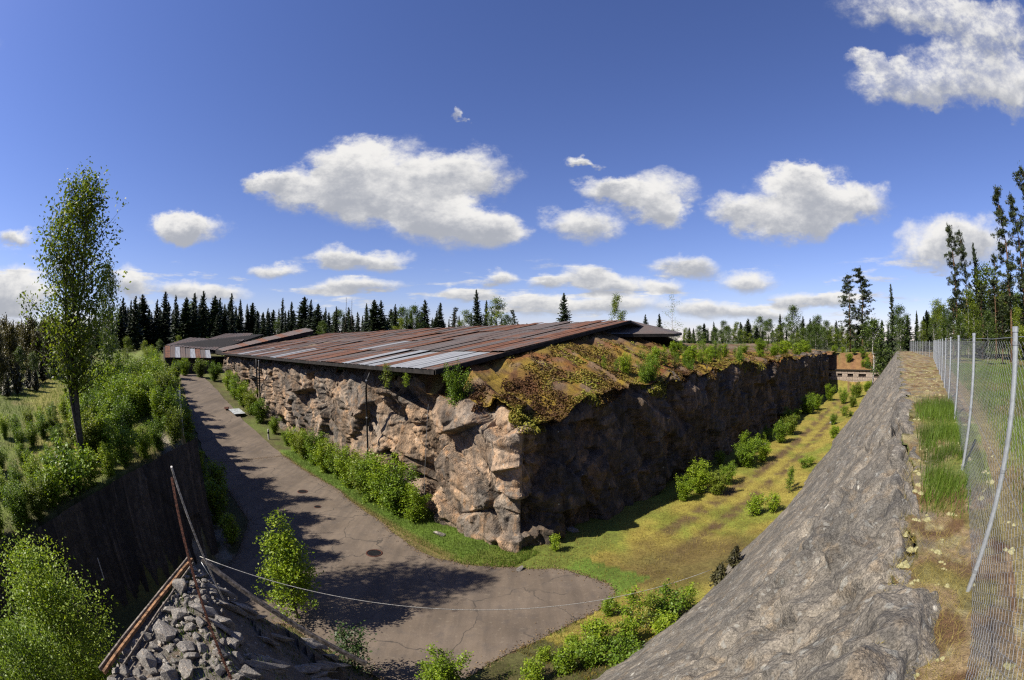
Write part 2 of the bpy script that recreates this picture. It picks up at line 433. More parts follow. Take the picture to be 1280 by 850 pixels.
    hh = math_(nt, 'ADD', n3, math_(nt, 'ADD', math_(nt, 'MULTIPLY', n4, .35), math_(nt, 'MULTIPLY', n2, 1.2)))
    bump(nt, b, hh, .8, bumpd)
    return m


M['rock_face'] = rock_mat('quarried_rock', ((.31, .225, .155), (.20, .178, .155), (.40, .25, .14), (.085, .068, .054)), (1, 1, .55), stain=.75, lichen=.14, bumpd=.07, paint_shade=True)
M['rock_slope'] = rock_mat('weathered_rock_slope', ((.235, .214, .182), (.175, .165, .148), (.255, .205, .145), (.095, .09, .082)), (1, 1, 1), (0, 0, R(40)), lichen=.42, bumpd=.06, use_cell=True, sc=1.3, crispness=.35, gain=1.12)
M['stone'] = rock_mat('rubble_stone', ((.32, .30, .27), (.26, .245, .225), (.32, .25, .18), (.15, .14, .13)), lichen=.25, bumpd=.03, use_cell=False, sc=2, gain=1.35)
M['slab'] = rock_mat('slabby_rock', ((.20, .18, .155), (.15, .135, .12), (.20, .14, .09), (.07, .065, .06)), (1.6, .4, .6), (0, 0, R(40)), lichen=.3, bumpd=.06, use_cell=False)
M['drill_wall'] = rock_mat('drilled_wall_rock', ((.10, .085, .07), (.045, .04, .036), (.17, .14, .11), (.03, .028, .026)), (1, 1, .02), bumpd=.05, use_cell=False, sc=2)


def ground_mat(name, sc=1.0, rough_b=.06):
    m, nt, b = mat(name); L = nt.links.new
    co = objco(nt); base = attr(nt, 'col')
    n1 = noise(nt, co, .9 * sc, 5, .6); n2 = noise(nt, co, 7 * sc, 5, .7); n3 = noise(nt, co, 38 * sc, 3, .7)
    c = mixc(nt, .75, base, mixc(nt, mapr(nt, n1, .3, .7), (.72, .66, .6), (1.25, 1.28, 1.2)), 'MULTIPLY')
    c = mixc(nt, .75, c, mixc(nt, mapr(nt, n2, .28, .72), (.6, .56, .5), (1.4, 1.4, 1.35)), 'MULTIPLY')
    c = mixc(nt, .6, c, mixc(nt, mapr(nt, n3, .28, .72), (.55, .52, .5), (1.42, 1.4, 1.35)), 'MULTIPLY')
    L(mixc(nt, 1.0, c, (K, K, K), 'MULTIPLY'), b.inputs['Base Color'])
    bump(nt, b, math_(nt, 'ADD', n2, math_(nt, 'MULTIPLY', n3, .5)), .8, rough_b)
    return m


M['ground'] = ground_mat('ground'); M['path'] = ground_mat('path_turf', 2.2, .04); M['mosstop'] = ground_mat('mossy_rock_top', 1.6, .08)


def asphalt():
    m, nt, b = mat('old_asphalt'); L = nt.links.new
    co = objco(nt); n1 = noise(nt, co, .35, 5, .6); n2 = noise(nt, co, 1.7, 6, .65); n3 = noise(nt, co, 60, 2, .8)
    c = mixc(nt, mapr(nt, n1, .35, .65), (.128, .100, .075), (.172, .136, .104))
    c = mixc(nt, math_(nt, 'MULTIPLY', mapr(nt, n2, .5, .7), .5), c, (.10, .085, .075))
    c = mixc(nt, .6, c, mixc(nt, mapr(nt, n3, .3, .7), (.65, .65, .65), (1.3, 1.3, 1.3)), 'MULTIPLY')
    n5 = noise(nt, objco(nt, (1, .12, 1), (0, 0, R(42))), 1.4, 5, .6)
    c = mixc(nt, .55, c, mixc(nt, mapr(nt, n5, .35, .65), (.72, .72, .74), (1.3, 1.27, 1.22)), 'MULTIPLY')
    n6 = noise(nt, co, 5.5, 6, .7); c = mixc(nt, math_(nt, 'MULTIPLY', mapr(nt, n6, .56, .68), .45), c, (.24, .20, .15))
    v = nt.nodes.new('ShaderNodeTexVoronoi'); v.feature = 'DISTANCE_TO_EDGE'; v.inputs['Scale'].default_value = .33
    wv = nt.nodes.new('ShaderNodeVectorMath'); wv.operation = 'ADD'; nn = nt.nodes.new('ShaderNodeTexNoise'); nn.inputs['Scale'].default_value = 1.2; nn.inputs['Detail'].default_value = 5
    L(co, nn.inputs['Vector']); L(co, wv.inputs[0]); L(nn.outputs['Color'], wv.inputs[1]); L(wv.outputs[0], v.inputs['Vector'])
    crack = math_(nt, 'MULTIPLY', mapr(nt, v.outputs['Distance'], .012, .003), mapr(nt, n1, .42, .55))
    c = mixc(nt, math_(nt, 'MULTIPLY', crack, .75), c, (.045, .04, .035))
    L(mixc(nt, 1.0, c, (K, K, K), 'MULTIPLY'), b.inputs['Base Color']); b.inputs['Roughness'].default_value = .88
    bump(nt, b, n3, .4, .01)
    return m


M['asphalt'] = asphalt()


def roof_mat(name, rust=1.0):
    m, nt, b = mat(name); L = nt.links.new
    tc = nt.nodes.new('ShaderNodeTexCoord')
    mp = nt.nodes.new('ShaderNodeMapping'); mp.inputs['Scale'].default_value = (.5, .12, 1); L(tc.outputs['Object'], mp.inputs[0])
    rnd = objrand(nt); r3 = nt.nodes.new('ShaderNodeObjectInfo')
    off = nt.nodes.new('ShaderNodeVectorMath'); off.operation = 'ADD'; L(mp.outputs[0], off.inputs[0])
    gp = nt.nodes.new('ShaderNodeNewGeometry'); 
    n1 = noise(nt, gp.outputs['Position'], .22, 6, .62); n2 = noise(nt, gp.outputs['Position'], 1.5, 6, .7); n3 = noise(nt, gp.outputs['Position'], 12, 4, .7)
    f = math_(nt, 'ADD', math_(nt, 'MULTIPLY', n1, .9), math_(nt, 'ADD', math_(nt, 'MULTIPLY', n2, .5), math_(nt, 'MULTIPLY', math_(nt, 'SUBTRACT', rnd, .5), .3)))
    grey = mixc(nt, mapr(nt, n3, .3, .7), (.085, .07, .062), (.15, .13, .12))
    rustc = mixc(nt, mapr(nt, n2, .35, .65), (.10, .042, .022), (.20, .085, .04))
    c = mixc(nt, math_(nt, 'MULTIPLY', mapr(nt, f, .52, .78), rust), grey, rustc)
    c = mixc(nt, math_(nt, 'MULTIPLY', mapr(nt, n3, .55, .7), .35), c, (.22, .19, .17))
    L(mixc(nt, 1.0, c, (K, K, K), 'MULTIPLY'), b.inputs['Base Color']); b.inputs['Roughness'].default_value = .7
    bump(nt, b, n3, .3, .02)
    return m


M['roof_rust'] = roof_mat('rusted_roof_sheet', 1.0); M['roof_grey'] = roof_mat('grey_roof_sheet', .25)
M['roof_pale'] = plain('unpainted_roof_sheet', (.34, .35, .36), .5, .15, .15, 3)
M['masonry'] = rock_mat('masonry_block', ((.40, .33, .27), (.34, .28, .24), (.42, .30, .22), (.24, .2, .17)), bumpd=.02, use_cell=False, sc=1.5)

# ------------------------------------------------------------------ layout axes
SL = np.array((-.738, .674)); NN = np.array((.674, .738))     # along the left moat / into the block
UU = np.array((.766, .643)); PP = np.array((.643, -.766))      # along the right moat / outwards


def SN(s, n): return SL * s + NN * n
def UP(u, p): return UU * u + PP * p


NF, PF = 13.5, -13.5          # the rock block's two faces
_inv = np.linalg.inv(np.array((NN, PP)))
def AB(a, b):                 # inward distances from the two faces -> x, y
    return np.tensordot(_inv, np.array((NF + a, PF - b)), axes=(1, 0))


CORNER = AB(0.0, 0.0)
S0, U0 = float(CORNER @ SL), float(CORNER @ UU)
ROAD_NEAR = [(-10.7, 24.98), (-8.14, 22.08), (-6.26, 20.21), (-4.59, 18.14), (-3.13, 16.91), (-1.59, 16.33), (0.31, 16.18), (1.89, 16.1), (3.18, 15.21), (3.83, 13.86),
             (3.25, 13.12), (2.04, 12.22), (0.97, 11.44), (0.0, 10.71), (-0.67, 10.1), (-1.18, 9.47), (-2.2, 8.3), (-4.8, 9.6), (-7.4, 11.0), (-8.6, 9.2), (-9.6, 5.2), (-11.6, 5.4), (-11.9, 9.6), (-11.3, 14.0)]


def road_outline():
    far = [tuple(SN(s, 4.7)) for s in (22, 26, 30, 34)]
    farR = [tuple(SN(s, 11.0)) for s in (34, 30, 26)]
    pts = farR + ROAD_NEAR + far
    out = []
    for i, p in enumerate(pts):
        q = pts[(i + 1) % len(pts)]; L = math.hypot(q[0] - p[0], q[1] - p[1]); k = max(1, int(L / .3))
        for j in range(k): out.append((p[0] + (q[0] - p[0]) * j / k, p[1] + (q[1] - p[1]) * j / k))
    A = np.array(out)
    for _ in range(4): A = (np.roll(A, 1, 0) + A * 2 + np.roll(A, -1, 0)) / 4
    A += np.stack([fbm(A[:, 0] * 1.1, A[:, 1] * 1.1, seed=5), fbm(A[:, 0] * 1.1, A[:, 1] * 1.1, seed=9)], 1) * .16
    return A


ROAD = road_outline()


def inside(poly, x, y):
    r = np.zeros(x.shape, bool); n = len(poly)
    for i in range(n):
        x1, y1 = poly[i]; x2, y2 = poly[(i + 1) % n]
        c = ((y1 > y) != (y2 > y)) & (x < (x2 - x1) * (y - y1) / (y2 - y1 + 1e-12) + x1)
        r ^= c
    return r


def xwall(y): return -12.5 - (14.4 - y) * .11
def ramp(s): return 4.0 * sstep(34, 72, s)


def fence_p(u): return .99 + .07 * (u - 3.2)


def H(x, y, detail=True):
    """ground height, and a zone code: 0 ground, 1 rock slope, 2 ridge path, 3 rubble bank"""
    x = np.asarray(x, float); y = np.asarray(y, float)
    u = x * UU[0] + y * UU[1]; p = x * PP[0] + y * PP[1]; s = x * SL[0] + y * SL[1]; n = x * NN[0] + y * NN[1]
    nz = fbm(x * .35, y * .35, octv=4, seed=3)
    r = np.hypot(x, y)
    floor = ramp(s) * sstep(-2, 1, n) * sstep(30, 36, s) + 0.04 * nz
    # verge banks up a little against the rock slope
    floor = floor + .55 * sstep(-8.6, -5.4, p) * sstep(-2, 3, u) * (u > -6)
    # right hand rock slope and ridge
    foot = -5.7 + .45 * fbm(u * .25, u * 0, seed=21)
    edge = .12 + .22 * fbm(u * .8, u * 0 + 3, octv=3, seed=22) + .14 * fbm(u * 2.6, u * 0 + 3, octv=3, seed=24)
    t = np.clip((p - foot) / (edge - foot), 0, 1)
    crest = 7.3 + .28 * sstep(4, 10, u) - .8 * sstep(60, 90, u)
    zr = crest * (t ** .93) - .22 * ((t > 0) & (t < .12))
    flat = p > edge
    zr = zr + np.where(flat, .05 * fbm(x * 1.5, y * 1.5, seed=23) - .25 * sstep(2.5, 12, p) , 0)
    # knobbly near the lip
    v, e, c = facet(u * .55 + .6 * p, p * 1.1 - .2 * u, seed=31)
    v2, e2, c2 = facet(u * 1.9 + p, p * 2.6, seed=32)
    on = (t > 0.0) & (t < 1.0)
    lip = sstep(.62, .95, t) * sstep(14, 2, u)
    zr = zr + np.where(on, (.10 + .22 * lip) * v + (.035 + .09 * lip) * v2 + .05 * fbm(u * .8, p * 3, octv=5, seed=33), 0)
    # left bank
    dn = n - 2.2 - .35 * fbm(s * .4, s * 0, seed=41); dx = x - (xwall(y) - .06)
    ZL = 5.1 - .17 * np.clip(14.4 - y, 0, 14) * sstep(-30, -13, x) + .45 * fbm(x * .06, y * .06, seed=42) * sstep(3, 20, -n) + .9 * sstep(30, 120, r) + .12 * nz
    ZL = ZL + .5 * sstep(30, 60, s) + .5 * sstep(-2.5, -.2, n) * sstep(19.5, 22, s)
    tl = np.minimum(np.clip(-dn / .7, 0, 1), np.clip(-dx / .3, 0, 1))
    zl = ZL * tl
    # rubble bank
    m_ = -.7071 * x + .7071 * y; l_ = .7071 * x + .7071 * y
    lb = -(9.05 - m_) * .69
    vs, es, cs = facet(m_ * .35 + .22 * l_, l_ * 1.15 - .15 * m_, seed=51, tilt=1.6)
    zm = 4.45 + .1 * np.clip(l_, -3, 0)
    zm = np.minimum(zm, 4.45 - 1.22 * l_ + .42 * vs + .06 * nz)
    zm = np.minimum(zm, (l_ - lb) * 3.2 + 4.3); zm = np.minimum(zm, (9.35 - m_) * 3.5 + 4.2 * 0 + 1.0)
    zm = np.where((m_ > 1.0) & (m_ < 11), zm, -1)
    z = np.maximum(floor, np.where((u > -30), zr, 0))
    zone = np.where((t > .07) & (p < edge + .16 + .3 * fbm(x * 1.6, y * 1.6, seed=61)) & (u > -4) & (u < 90), 1, 0)
    zone = np.where((zone == 0) & (p > edge) & (p < fence_p(u) + .5) & (u > -4) & (u < 75), 2, zone)
    zone = np.where(zm > z, 3, zone); z = np.maximum(z, zm)
    zone = np.where(zl > z, 0, zone); z = np.maximum(z, zl)
    # end of the right moat: bank behind the masonry wall
    inm = (p < -4.5) & (p > -40)
    z = np.where((u > 86.6) & (p < 2), np.maximum(z, np.where(p < -4.5, 3.6 + 2.9 * sstep(88.0, 94, u), z)), z)
    # inside the block and the land beyond
    a, b = n - NF, PF - p
    ins = sstep(3.0, 4.2, a) * sstep(3.0, 4.2, b)
    z = np.where((a > 3) & (b > 3), np.maximum(z, (6.35 + 1.5 * sstep(12, 20, np.minimum(a, b))) * ins + .1 * nz), z)
    z = np.where(s > 77, np.maximum(z, 6.0 * sstep(77, 80, s)), z)
    far = sstep(110, 220, r)
    z = z * (1 - far) + far * (6.9 + .8 * fbm(x * .012, y * .012, seed=71))
    z = np.where(inside(ROAD, x, y) & (s < 36), np.minimum(z, -.05), z) if detail else z
    road2 = (s >= 34) & (s < 72) & (n > 4.5) & (n < 11.2)
    z = np.where(road2, np.minimum(z, ramp(s) - .07), z)
    return z, zone


def ground_z(x, y):
    return float(H(np.array([x]), np.array([y]))[0][0])


# ------------------------------------------------------------------ ground
def ground_colour(x, y, z, zone):
    u = x * UU[0] + y * UU[1]; p = x * PP[0] + y * PP[1]; s = x * SL[0] + y * SL[1]; n = x * NN[0] + y * NN[1]
    n1 = fbm(x * .5, y * .5, octv=5, seed=81); n2 = fbm(x * .12, y * .12, octv=4, seed=82); n3 = fbm(x * 1.6, y * 1.6, octv=4, seed=83)
    C = np.zeros((len(x), 3))
    def put(col, w):
        nonlocal C
        w = np.clip(w, 0, 1)[:, None]; C = C * (1 - w) + np.array(col) * w
    put((.085, .085, .03), np.ones(len(x)))
    put((.14, .13, .04), sstep(-.1, .4, n2)); put((.11, .15, .03), sstep(.1, .5, n1))
    # left meadow with a lighter mown track
    left = sstep(1, 0, n) * sstep(-14, -16, x)
    put((.13, .17, .03), left * .9); put((.17, .135, .05), left * sstep(.1, .5, n1) * .7)
    trk = np.abs(y - (.34 * (-x) + 6.5 + 1.2 * np.sin(x * .1))); put((.22, .21, .045), left * sstep(3.2, 1.0, trk))
    # moat floor right
    moat = (p < -5.0) & (p > -14.5) & (u > 8)
    put((.30, .255, .055), moat * 1.0)
    put((.17, .21, .03), moat * sstep(-.05, .45, n1) * .8)
    tr1 = sstep(.62, .25, np.abs(p + 9.6 + .25 * np.sin(u * .12))) + sstep(.62, .25, np.abs(p + 7.9 + .25 * np.sin(u * .12)))
    put((.115, .075, .04), moat * np.clip(tr1, 0, 1) * sstep(-.45, .25, n3) * sstep(12, 20, u))
    put((.10, .15, .026), moat * sstep(-10.8, -12.6, p) * .7)
    # worn dark patch of moss past the end of the asphalt
    put((.115, .08, .035), sstep(4.2, 1.5, np.hypot((x - 7.2) * .8, (y - 15.2) * 1.2)) * (p < -4.6) * .8)
    # verge below the rock slope
    verge = (p < -4.6) & (u < 9.5) & (u > -3) & (p > -9.5)
    put((.12, .085, .045), verge * .7 * sstep(-.3, .3, n1)); put((.11, .135, .03), verge * sstep(.0, .4, n3) * .8)
    # grass strip along the foot of the block
    gs = (n > 10.6) & (n < 14.5) & (s < 36) & (p < -8)
    put((.10, .17, .022), gs * .95); put((.20, .14, .06), gs * sstep(11.35, 10.95, n) * .8)
    gs2 = (p < -11) & (p > -14.5) & (u < 16) & (u > 6); put((.14, .17, .03), gs2 * .8)
    # left side of road: dark earth and grass
    put((.055, .065, .022), ((n > 2) & (n < 4.7) & (s > 14)) * .9)
    # ramp end
    put((.13, .15, .035), ((s > 66) & (n > 2) & (n < 13)) * .8)
    # heathery bank behind the masonry wall
    bk = (u > 85) & (u < 96) & (p < -3) & (p > -40); put((.20, .105, .055), bk * .9); put((.13, .15, .04), bk * sstep(.1, .4, n1))
    # rock edge at the top of the left wall
    put((.24, .22, .19), ((n > .2) & (n < 3.0) & (s > 17) & (s < 34)) * sstep(-.2, .2, n3))
    # beyond the fence: meadow with brown litter
    out = (p > fence_p(u)) ; put((.12, .17, .035), out * .9); put((.17, .13, .06), out * sstep(-.05, .3, n1) * .8); put((.20, .15, .08), out * sstep(1.6, .5, p - fence_p(u)) * .8)
    # far off
    r = np.hypot(x, y); put((.06, .075, .025), sstep(90, 160, r))
    # ridge path
    pa = zone == 2
    n4 = fbm(x * 5, y * 5, octv=4, seed=84); n5 = fbm(x * 2.7, y * 2.7, octv=4, seed=85)
    put((.27, .20, .12), pa * 1.0); put((.34, .31, .18), pa * sstep(.0, .3, n4) * .85); put((.12, .06, .03), pa * sstep(.12, .3, n5) * .8); put((.17, .155, .14), pa * sstep(.15, .3, -n5) * .7); put((.2, .2, .05), pa * sstep(.2, .4, n3) * .6)
    put((.14, .20, .03), pa * sstep(2.8, 1.4, np.abs(u - 7.8)) * sstep(.35, .9, p) * .8 * sstep(-.5, .1, n3))
    return C


def build_ground():
    fine = np.arange(-76, 76.01, .24); coarse = np.concatenate([np.arange(78, 284, 3.0)])
    AZ = np.radians(np.concatenate([fine, coarse])); na = len(AZ)
    RR = np.concatenate([np.geomspace(.35, 60, 250), np.geomspace(61.5, 1500, 60)]); nr = len(RR)
    A, Rr = np.meshgrid(AZ, RR)
    X = (np.sin(A) * Rr).ravel(); Y = (np.cos(A) * Rr).ravel()
    Z, zone = H(X, Y)
    C = ground_colour(X, Y, Z, zone)
    V = np.stack([X, Y, Z], 1)
    i = np.arange(nr - 1)[:, None] * na; j = np.arange(na)[None, :]; j2 = (j + 1) % na
    F = np.stack([i + j, i + na + j, i + na + j2, i + j2], -1).reshape(-1, 4)[:, ::-1]
    fz = zone[F[:, 0]].astype(int); near1 = (zone[F] == 1).sum(1); fz = np.where((fz == 1) & (near1 < 4), np.where((zone[F] == 2).any(1), 2, 0), fz)
    names = [('ground', 'ground'), ('rock_slope', 'rock_slope'), ('ridge_path', 'path'), ('rubble_bank', 'slab')]
    lab = ['grassy ground of the moat, meadow and forest floor', 'grey slanting rock slope below the ridge path on the right', 'lichen and straw coloured ridge path along the fence',
           'dark slabby rock bank under the loose rubble']
    for k, (nm, mt) in enumerate(names):
        if k == 1: continue
        Fk = F[fz == k]
        used = np.unique(Fk); remap = np.full(len(V), -1); remap[used] = np.arange(len(used))
        me = npmesh(nm, V[used], remap[Fk], {'col': C[used]}, smooth=(k in (0, 2)))
        o = link(nm, me, M[mt]); tag(o, lab[k], None, None, 'structure')


build_ground()


def build_slope():
    us = [-4.0]
    while us[-1] < 92: us.append(us[-1] + max(.022, .0068 * abs(us[-1] - 1.0)))
    us = np.array(us); rows = np.concatenate([np.linspace(-.12, .5, 90), np.linspace(.505, 1.12, 190)])
    U_, T_ = np.meshgrid(us, rows)
    foot = -5.7 + .45 * fbm(U_ * .25, U_ * 0, seed=21); edge = .12 + .22 * fbm(U_ * .8, U_ * 0 + 3, octv=3, seed=22) + .14 * fbm(U_ * 2.6, U_ * 0 + 3, octv=3, seed=24)
    P_ = foot + (edge - foot) * T_
    crest = 7.3 + .28 * sstep(4, 10, U_) - .8 * sstep(60, 90, U_)
    tt = np.clip(T_, 0, 1)
    Z_ = crest * tt ** .93 + np.where(T_ < 0, T_ * 7.3, 0) - .10 * sstep(1.03, 1.12, T_)
    lip = sstep(.60, .92, T_) * sstep(17, 3, U_)
    over = sstep(1.12, 1.0, T_)
    a1, b1 = U_ * .42 + .5 * P_, P_ * .8 - .25 * U_
    v1, e1, c1 = facet(a1, b1, seed=31); v2, e2, c2 = facet(U_ * 1.5 + .9 * P_, P_ * 2.2 - .5 * U_, seed=32); v3, e3, c3 = facet(U_ * 4.2, P_ * 5.0 + U_, seed=34)
    v4, e4, c4 = facet(U_ * 9 + P_, P_ * 10, seed=36)
    D = (.08 + .14 * lip) * v1 + (.05 + .15 * lip) * v2 + (.03 + .06 * lip) * v3 + (.010 + .03 * lip) * v4 + .022 * fbm(U_ * 1.1, P_ * 1.4 - .4 * U_, octv=6, seed=33, gain=.6) + lip * .06 * fbm(U_ * 1.3, P_ * 1.3, octv=4, seed=35)
    D = D - (.05 + .08 * lip) * sstep(.08, 0, e1) - (.03 + .05 * lip) * sstep(.08, 0, e2) - .02 * sstep(.1, 0, e3)
    D = soften(D, 1) * sstep(-.1, .05, T_) * over
    sl = 52 * math.pi / 180 * sstep(1.06, .96, T_)
    nx, nz_ = -np.sin(sl), np.cos(sl)
    X = U_ * UU[0] + (P_ + nx * D) * PP[0]; Y = U_ * UU[1] + (P_ + nx * D) * PP[1]; Z = Z_ + nz_ * D
    nr, nc = X.shape; i = np.arange(nr - 1)[:, None] * nc; j = np.arange(nc - 1)[None]
    F = np.stack([i + j, i + nc + j, i + nc + j + 1, i + j + 1], -1).reshape(-1, 4)
    o = link('rock_slope', npmesh('rock_slope', np.stack([X.ravel(), Y.ravel(), Z.ravel()], 1), F, {'cell': np.clip(.36 + .18 * c1 + .14 * (c2 - .5), 0, 1).ravel()}, smooth=False), M['rock_slope'])
    tag(o, 'grey slanting rock slope below the ridge path on the right', None, None, 'structure')


build_slope()


def build_road():
    g = bpy.data.meshes.new('road')
    import bmesh
    bm = bmesh.new()
    vs = [bm.verts.new((x, y, .02)) for x, y in ROAD]
    f = bm.faces.new(vs); bmesh.ops.triangulate(bm, faces=[f])
    rows = []
    for s in np.arange(33.4, 71.01, .6):
        w = .18 * float(fbm(np.array([s * .7]), np.array([0.]), seed=91)[0]); w2 = .18 * float(fbm(np.array([s * .7]), np.array([5.]), seed=92)[0])
        zz = float(ramp(s)) + .024
        nar = .06 * max(0, s - 40)
        rows.append([bm.verts.new((*SN(s, 4.8 + w + nar * .5), zz)), bm.verts.new((*SN(s, 11.0 + w2 - nar), zz))])
    for a, b in zip(rows, rows[1:]): bm.faces.new((a[0], a[1], b[1], b[0]))
    bmesh.ops.recalc_face_normals(bm, faces=bm.faces); bm.to_mesh(g); bm.free()
    for p in g.polygons: pass
    o = link('road', g, M['asphalt']); tag(o, 'brown grey asphalt road curving round the rock corner', None, None, 'structure')


build_road()

# ------------------------------------------------------------------ the quarried rock block
def build_block():
    def graded(L, near, far, k):      # distances 0..L, fine near 0
        out = [0.0]
        while out[-1] < L: out.append(out[-1] + min(far, near + out[-1] * k))
        return np.array(out)
    dl = graded(62.5, .055, .3, .006); dr = graded(75.0, .075, .4, .008); de = np.arange(.4, 26, .5)
    arc = np.concatenate([-dl[::-1], dr[1:], dr[-1] + de])
    xy = []
    for t in arc:
        if t <= 0: xy.append(CORNER + SL * (-t))
        elif t <= dr[-1]: xy.append(CORNER + UU * t)
        else: xy.append(CORNER + UU * dr[-1] - PP * (t - dr[-1]))
    xy = np.array(xy)
    for _ in range(110): xy[1:-1] = (xy[:-2] + 2 * xy[1:-1] + xy[2:]) / 4
    d = np.gradient(xy, axis=0); d /= np.linalg.norm(d, axis=1)[:, None]
    nrm = np.stack([d[:, 1], -d[:, 0]], 1)          # outward
    T = top_of(arc)
    nz = 124; V = []; cell = []
    tt = np.linspace(0, 1, nz)
    base = np.where(arc < 0, ramp(S0 - arc), 0) - .35
    ARC, TT = np.meshgrid(arc, tt); Zr = base[None] + (T - base)[None] * TT
    D, cl = face_relief(ARC, Zr, T[None]); D = soften(D, 1)
    PX = xy[None, :, 0] + nrm[None, :, 0] * D; PY = xy[None, :, 1] + nrm[None, :, 1] * D
    # lip: carries on inwards over the top
    lipn = 7
    LX, LY, LZ, LC = [], [], [], []
    for i in range(1, lipn + 1):
        w = i * .16
        LX.append(PX[-1] - nrm[:, 0] * w); LY.append(PY[-1] - nrm[:, 1] * w)
        LZ.append(T + .05 * np.sqrt(w) * 3 - .10 * w + .10 * facet(arc * 1.3, arc * 0 + w * 2, seed=13)[0] - .28 * sstep(.6, 1.1, w)); LC.append(cl[-1])
    PX = np.vstack([PX, LX]); PY = np.vstack([PY, LY]); PZ = np.vstack([Zr, LZ]); CL = np.vstack([cl, LC])
    PZ = PZ + .03 * fbm(PX * 2, PZ * 2 + PY, seed=14)
    n, mcol = PX.shape
    LIP.update(X=PX, Y=PY, Z=PZ, arc=arc, nrm=nrm, nz=nz)
    V = np.stack([PX.ravel(), PY.ravel(), PZ.ravel()], 1)
    i = np.arange(n - 1)[:, None] * mcol; j = np.arange(mcol - 1)[None]
    F = np.stack([i + j, i + j + 1, i + mcol + j + 1, i + mcol + j], -1).reshape(-1, 4)
    me = npmesh('rock_block', V, F, {'cell': CL.ravel(), 'face_shade': sstep(-.1, .9, arc[None] + .7 * fbm(PZ * .9, PX * 0, octv=4, seed=18)).ravel()})  # last attribute: painted shade, fades in past the corner onto the right face
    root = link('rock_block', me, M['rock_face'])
    tag(root, 'high block of blasted rock carrying the rusty roof, one face sunlit, one black', 'rock')
    # top surface
    def grid(av, bv):
        A, B = np.meshgrid(av, bv); sh = A.shape; A = A.ravel(); B = B.ravel()
        P = AB(A, B); X, Y = P[0], P[1]
        Z = block_top(X, Y)
        k = len(av); i = np.arange(sh[0] - 1)[:, None] * k; j = np.arange(k - 1)[None]
        F = np.stack([i + j, i + j + 1, i + k + j + 1, i + k + j], -1).reshape(-1, 4)
        return np.stack([X, Y, Z], 1), F
    near = np.concatenate([np.linspace(.15, 9, 90), np.linspace(9.3, 20, 36)])
    longb = graded(75, .1, .5, .012) + .15
    V1, F1 = grid(near, longb)
    longa = 20 + graded(60, .2, .6, .01)
    V2, F2 = grid(longa, near)
    V = np.vstack([V1, V2]); F = np.vstack([F1, F2 + len(V1)])
    X, Y = V[:, 0], V[:, 1]
    n1 = fbm(X * .45, Y * .45, octv=5, seed=101); n2 = fbm(X * 1.3, Y * 1.3, octv=4, seed=102)
    b = PF - (X * PP[0] + Y * PP[1]); a = X * NN[0] + Y * NN[1] - NF
    C = np.tile(np.array((.17, .125, .085)), (len(V), 1))
    def put(col, w):
        nonlocal C
        w = np.clip(w, 0, 1)[:, None]; C = C * (1 - w) + np.array(col) * w
    put((.22, .18, .14), sstep(.05, .4, n2)); put((.13, .06, .025), sstep(-.1, .3, n1))
    edge = sstep(9, 4, b)
    put((.24, .165, .025), edge * sstep(-.2, .25, n2)); put((.19, .075, .022), edge * sstep(.0, .4, -n1) * .9)
    put((.10, .13, .03), sstep(.2, .5, n1) * sstep(3, 8, b))
    tp = link('rock_top', npmesh('rock_top', V, F, {'col': C}, smooth=False), M['mosstop'], root)
    return root


def top_of(arc):
    """height of the lip along the block's edge; negative arc = left face"""
    tl = np.interp(-arc, [0, 1.0, 2.5, 4.8, 5.6, 8, 12, 30, 45, 63], [6.0, 6.35, 6.45, 6.3, 6.7, 6.9, 6.95, 6.8, 6.75, 6.7])
    tr = np.interp(arc, [0, 1.0, 2.2, 4, 6, 11, 22, 40, 75, 110], [6.0, 5.55, 5.55, 6.2, 6.6, 6.85, 6.95, 6.95, 6.95, 6.9])
    t = np.where(arc < 0, tl, tr)
    t = t + .38 * facet(arc * .45, arc * 0 + .5, seed=11)[0] + .22 * fbm(arc * 1.2, arc * 0, seed=12)
    return t


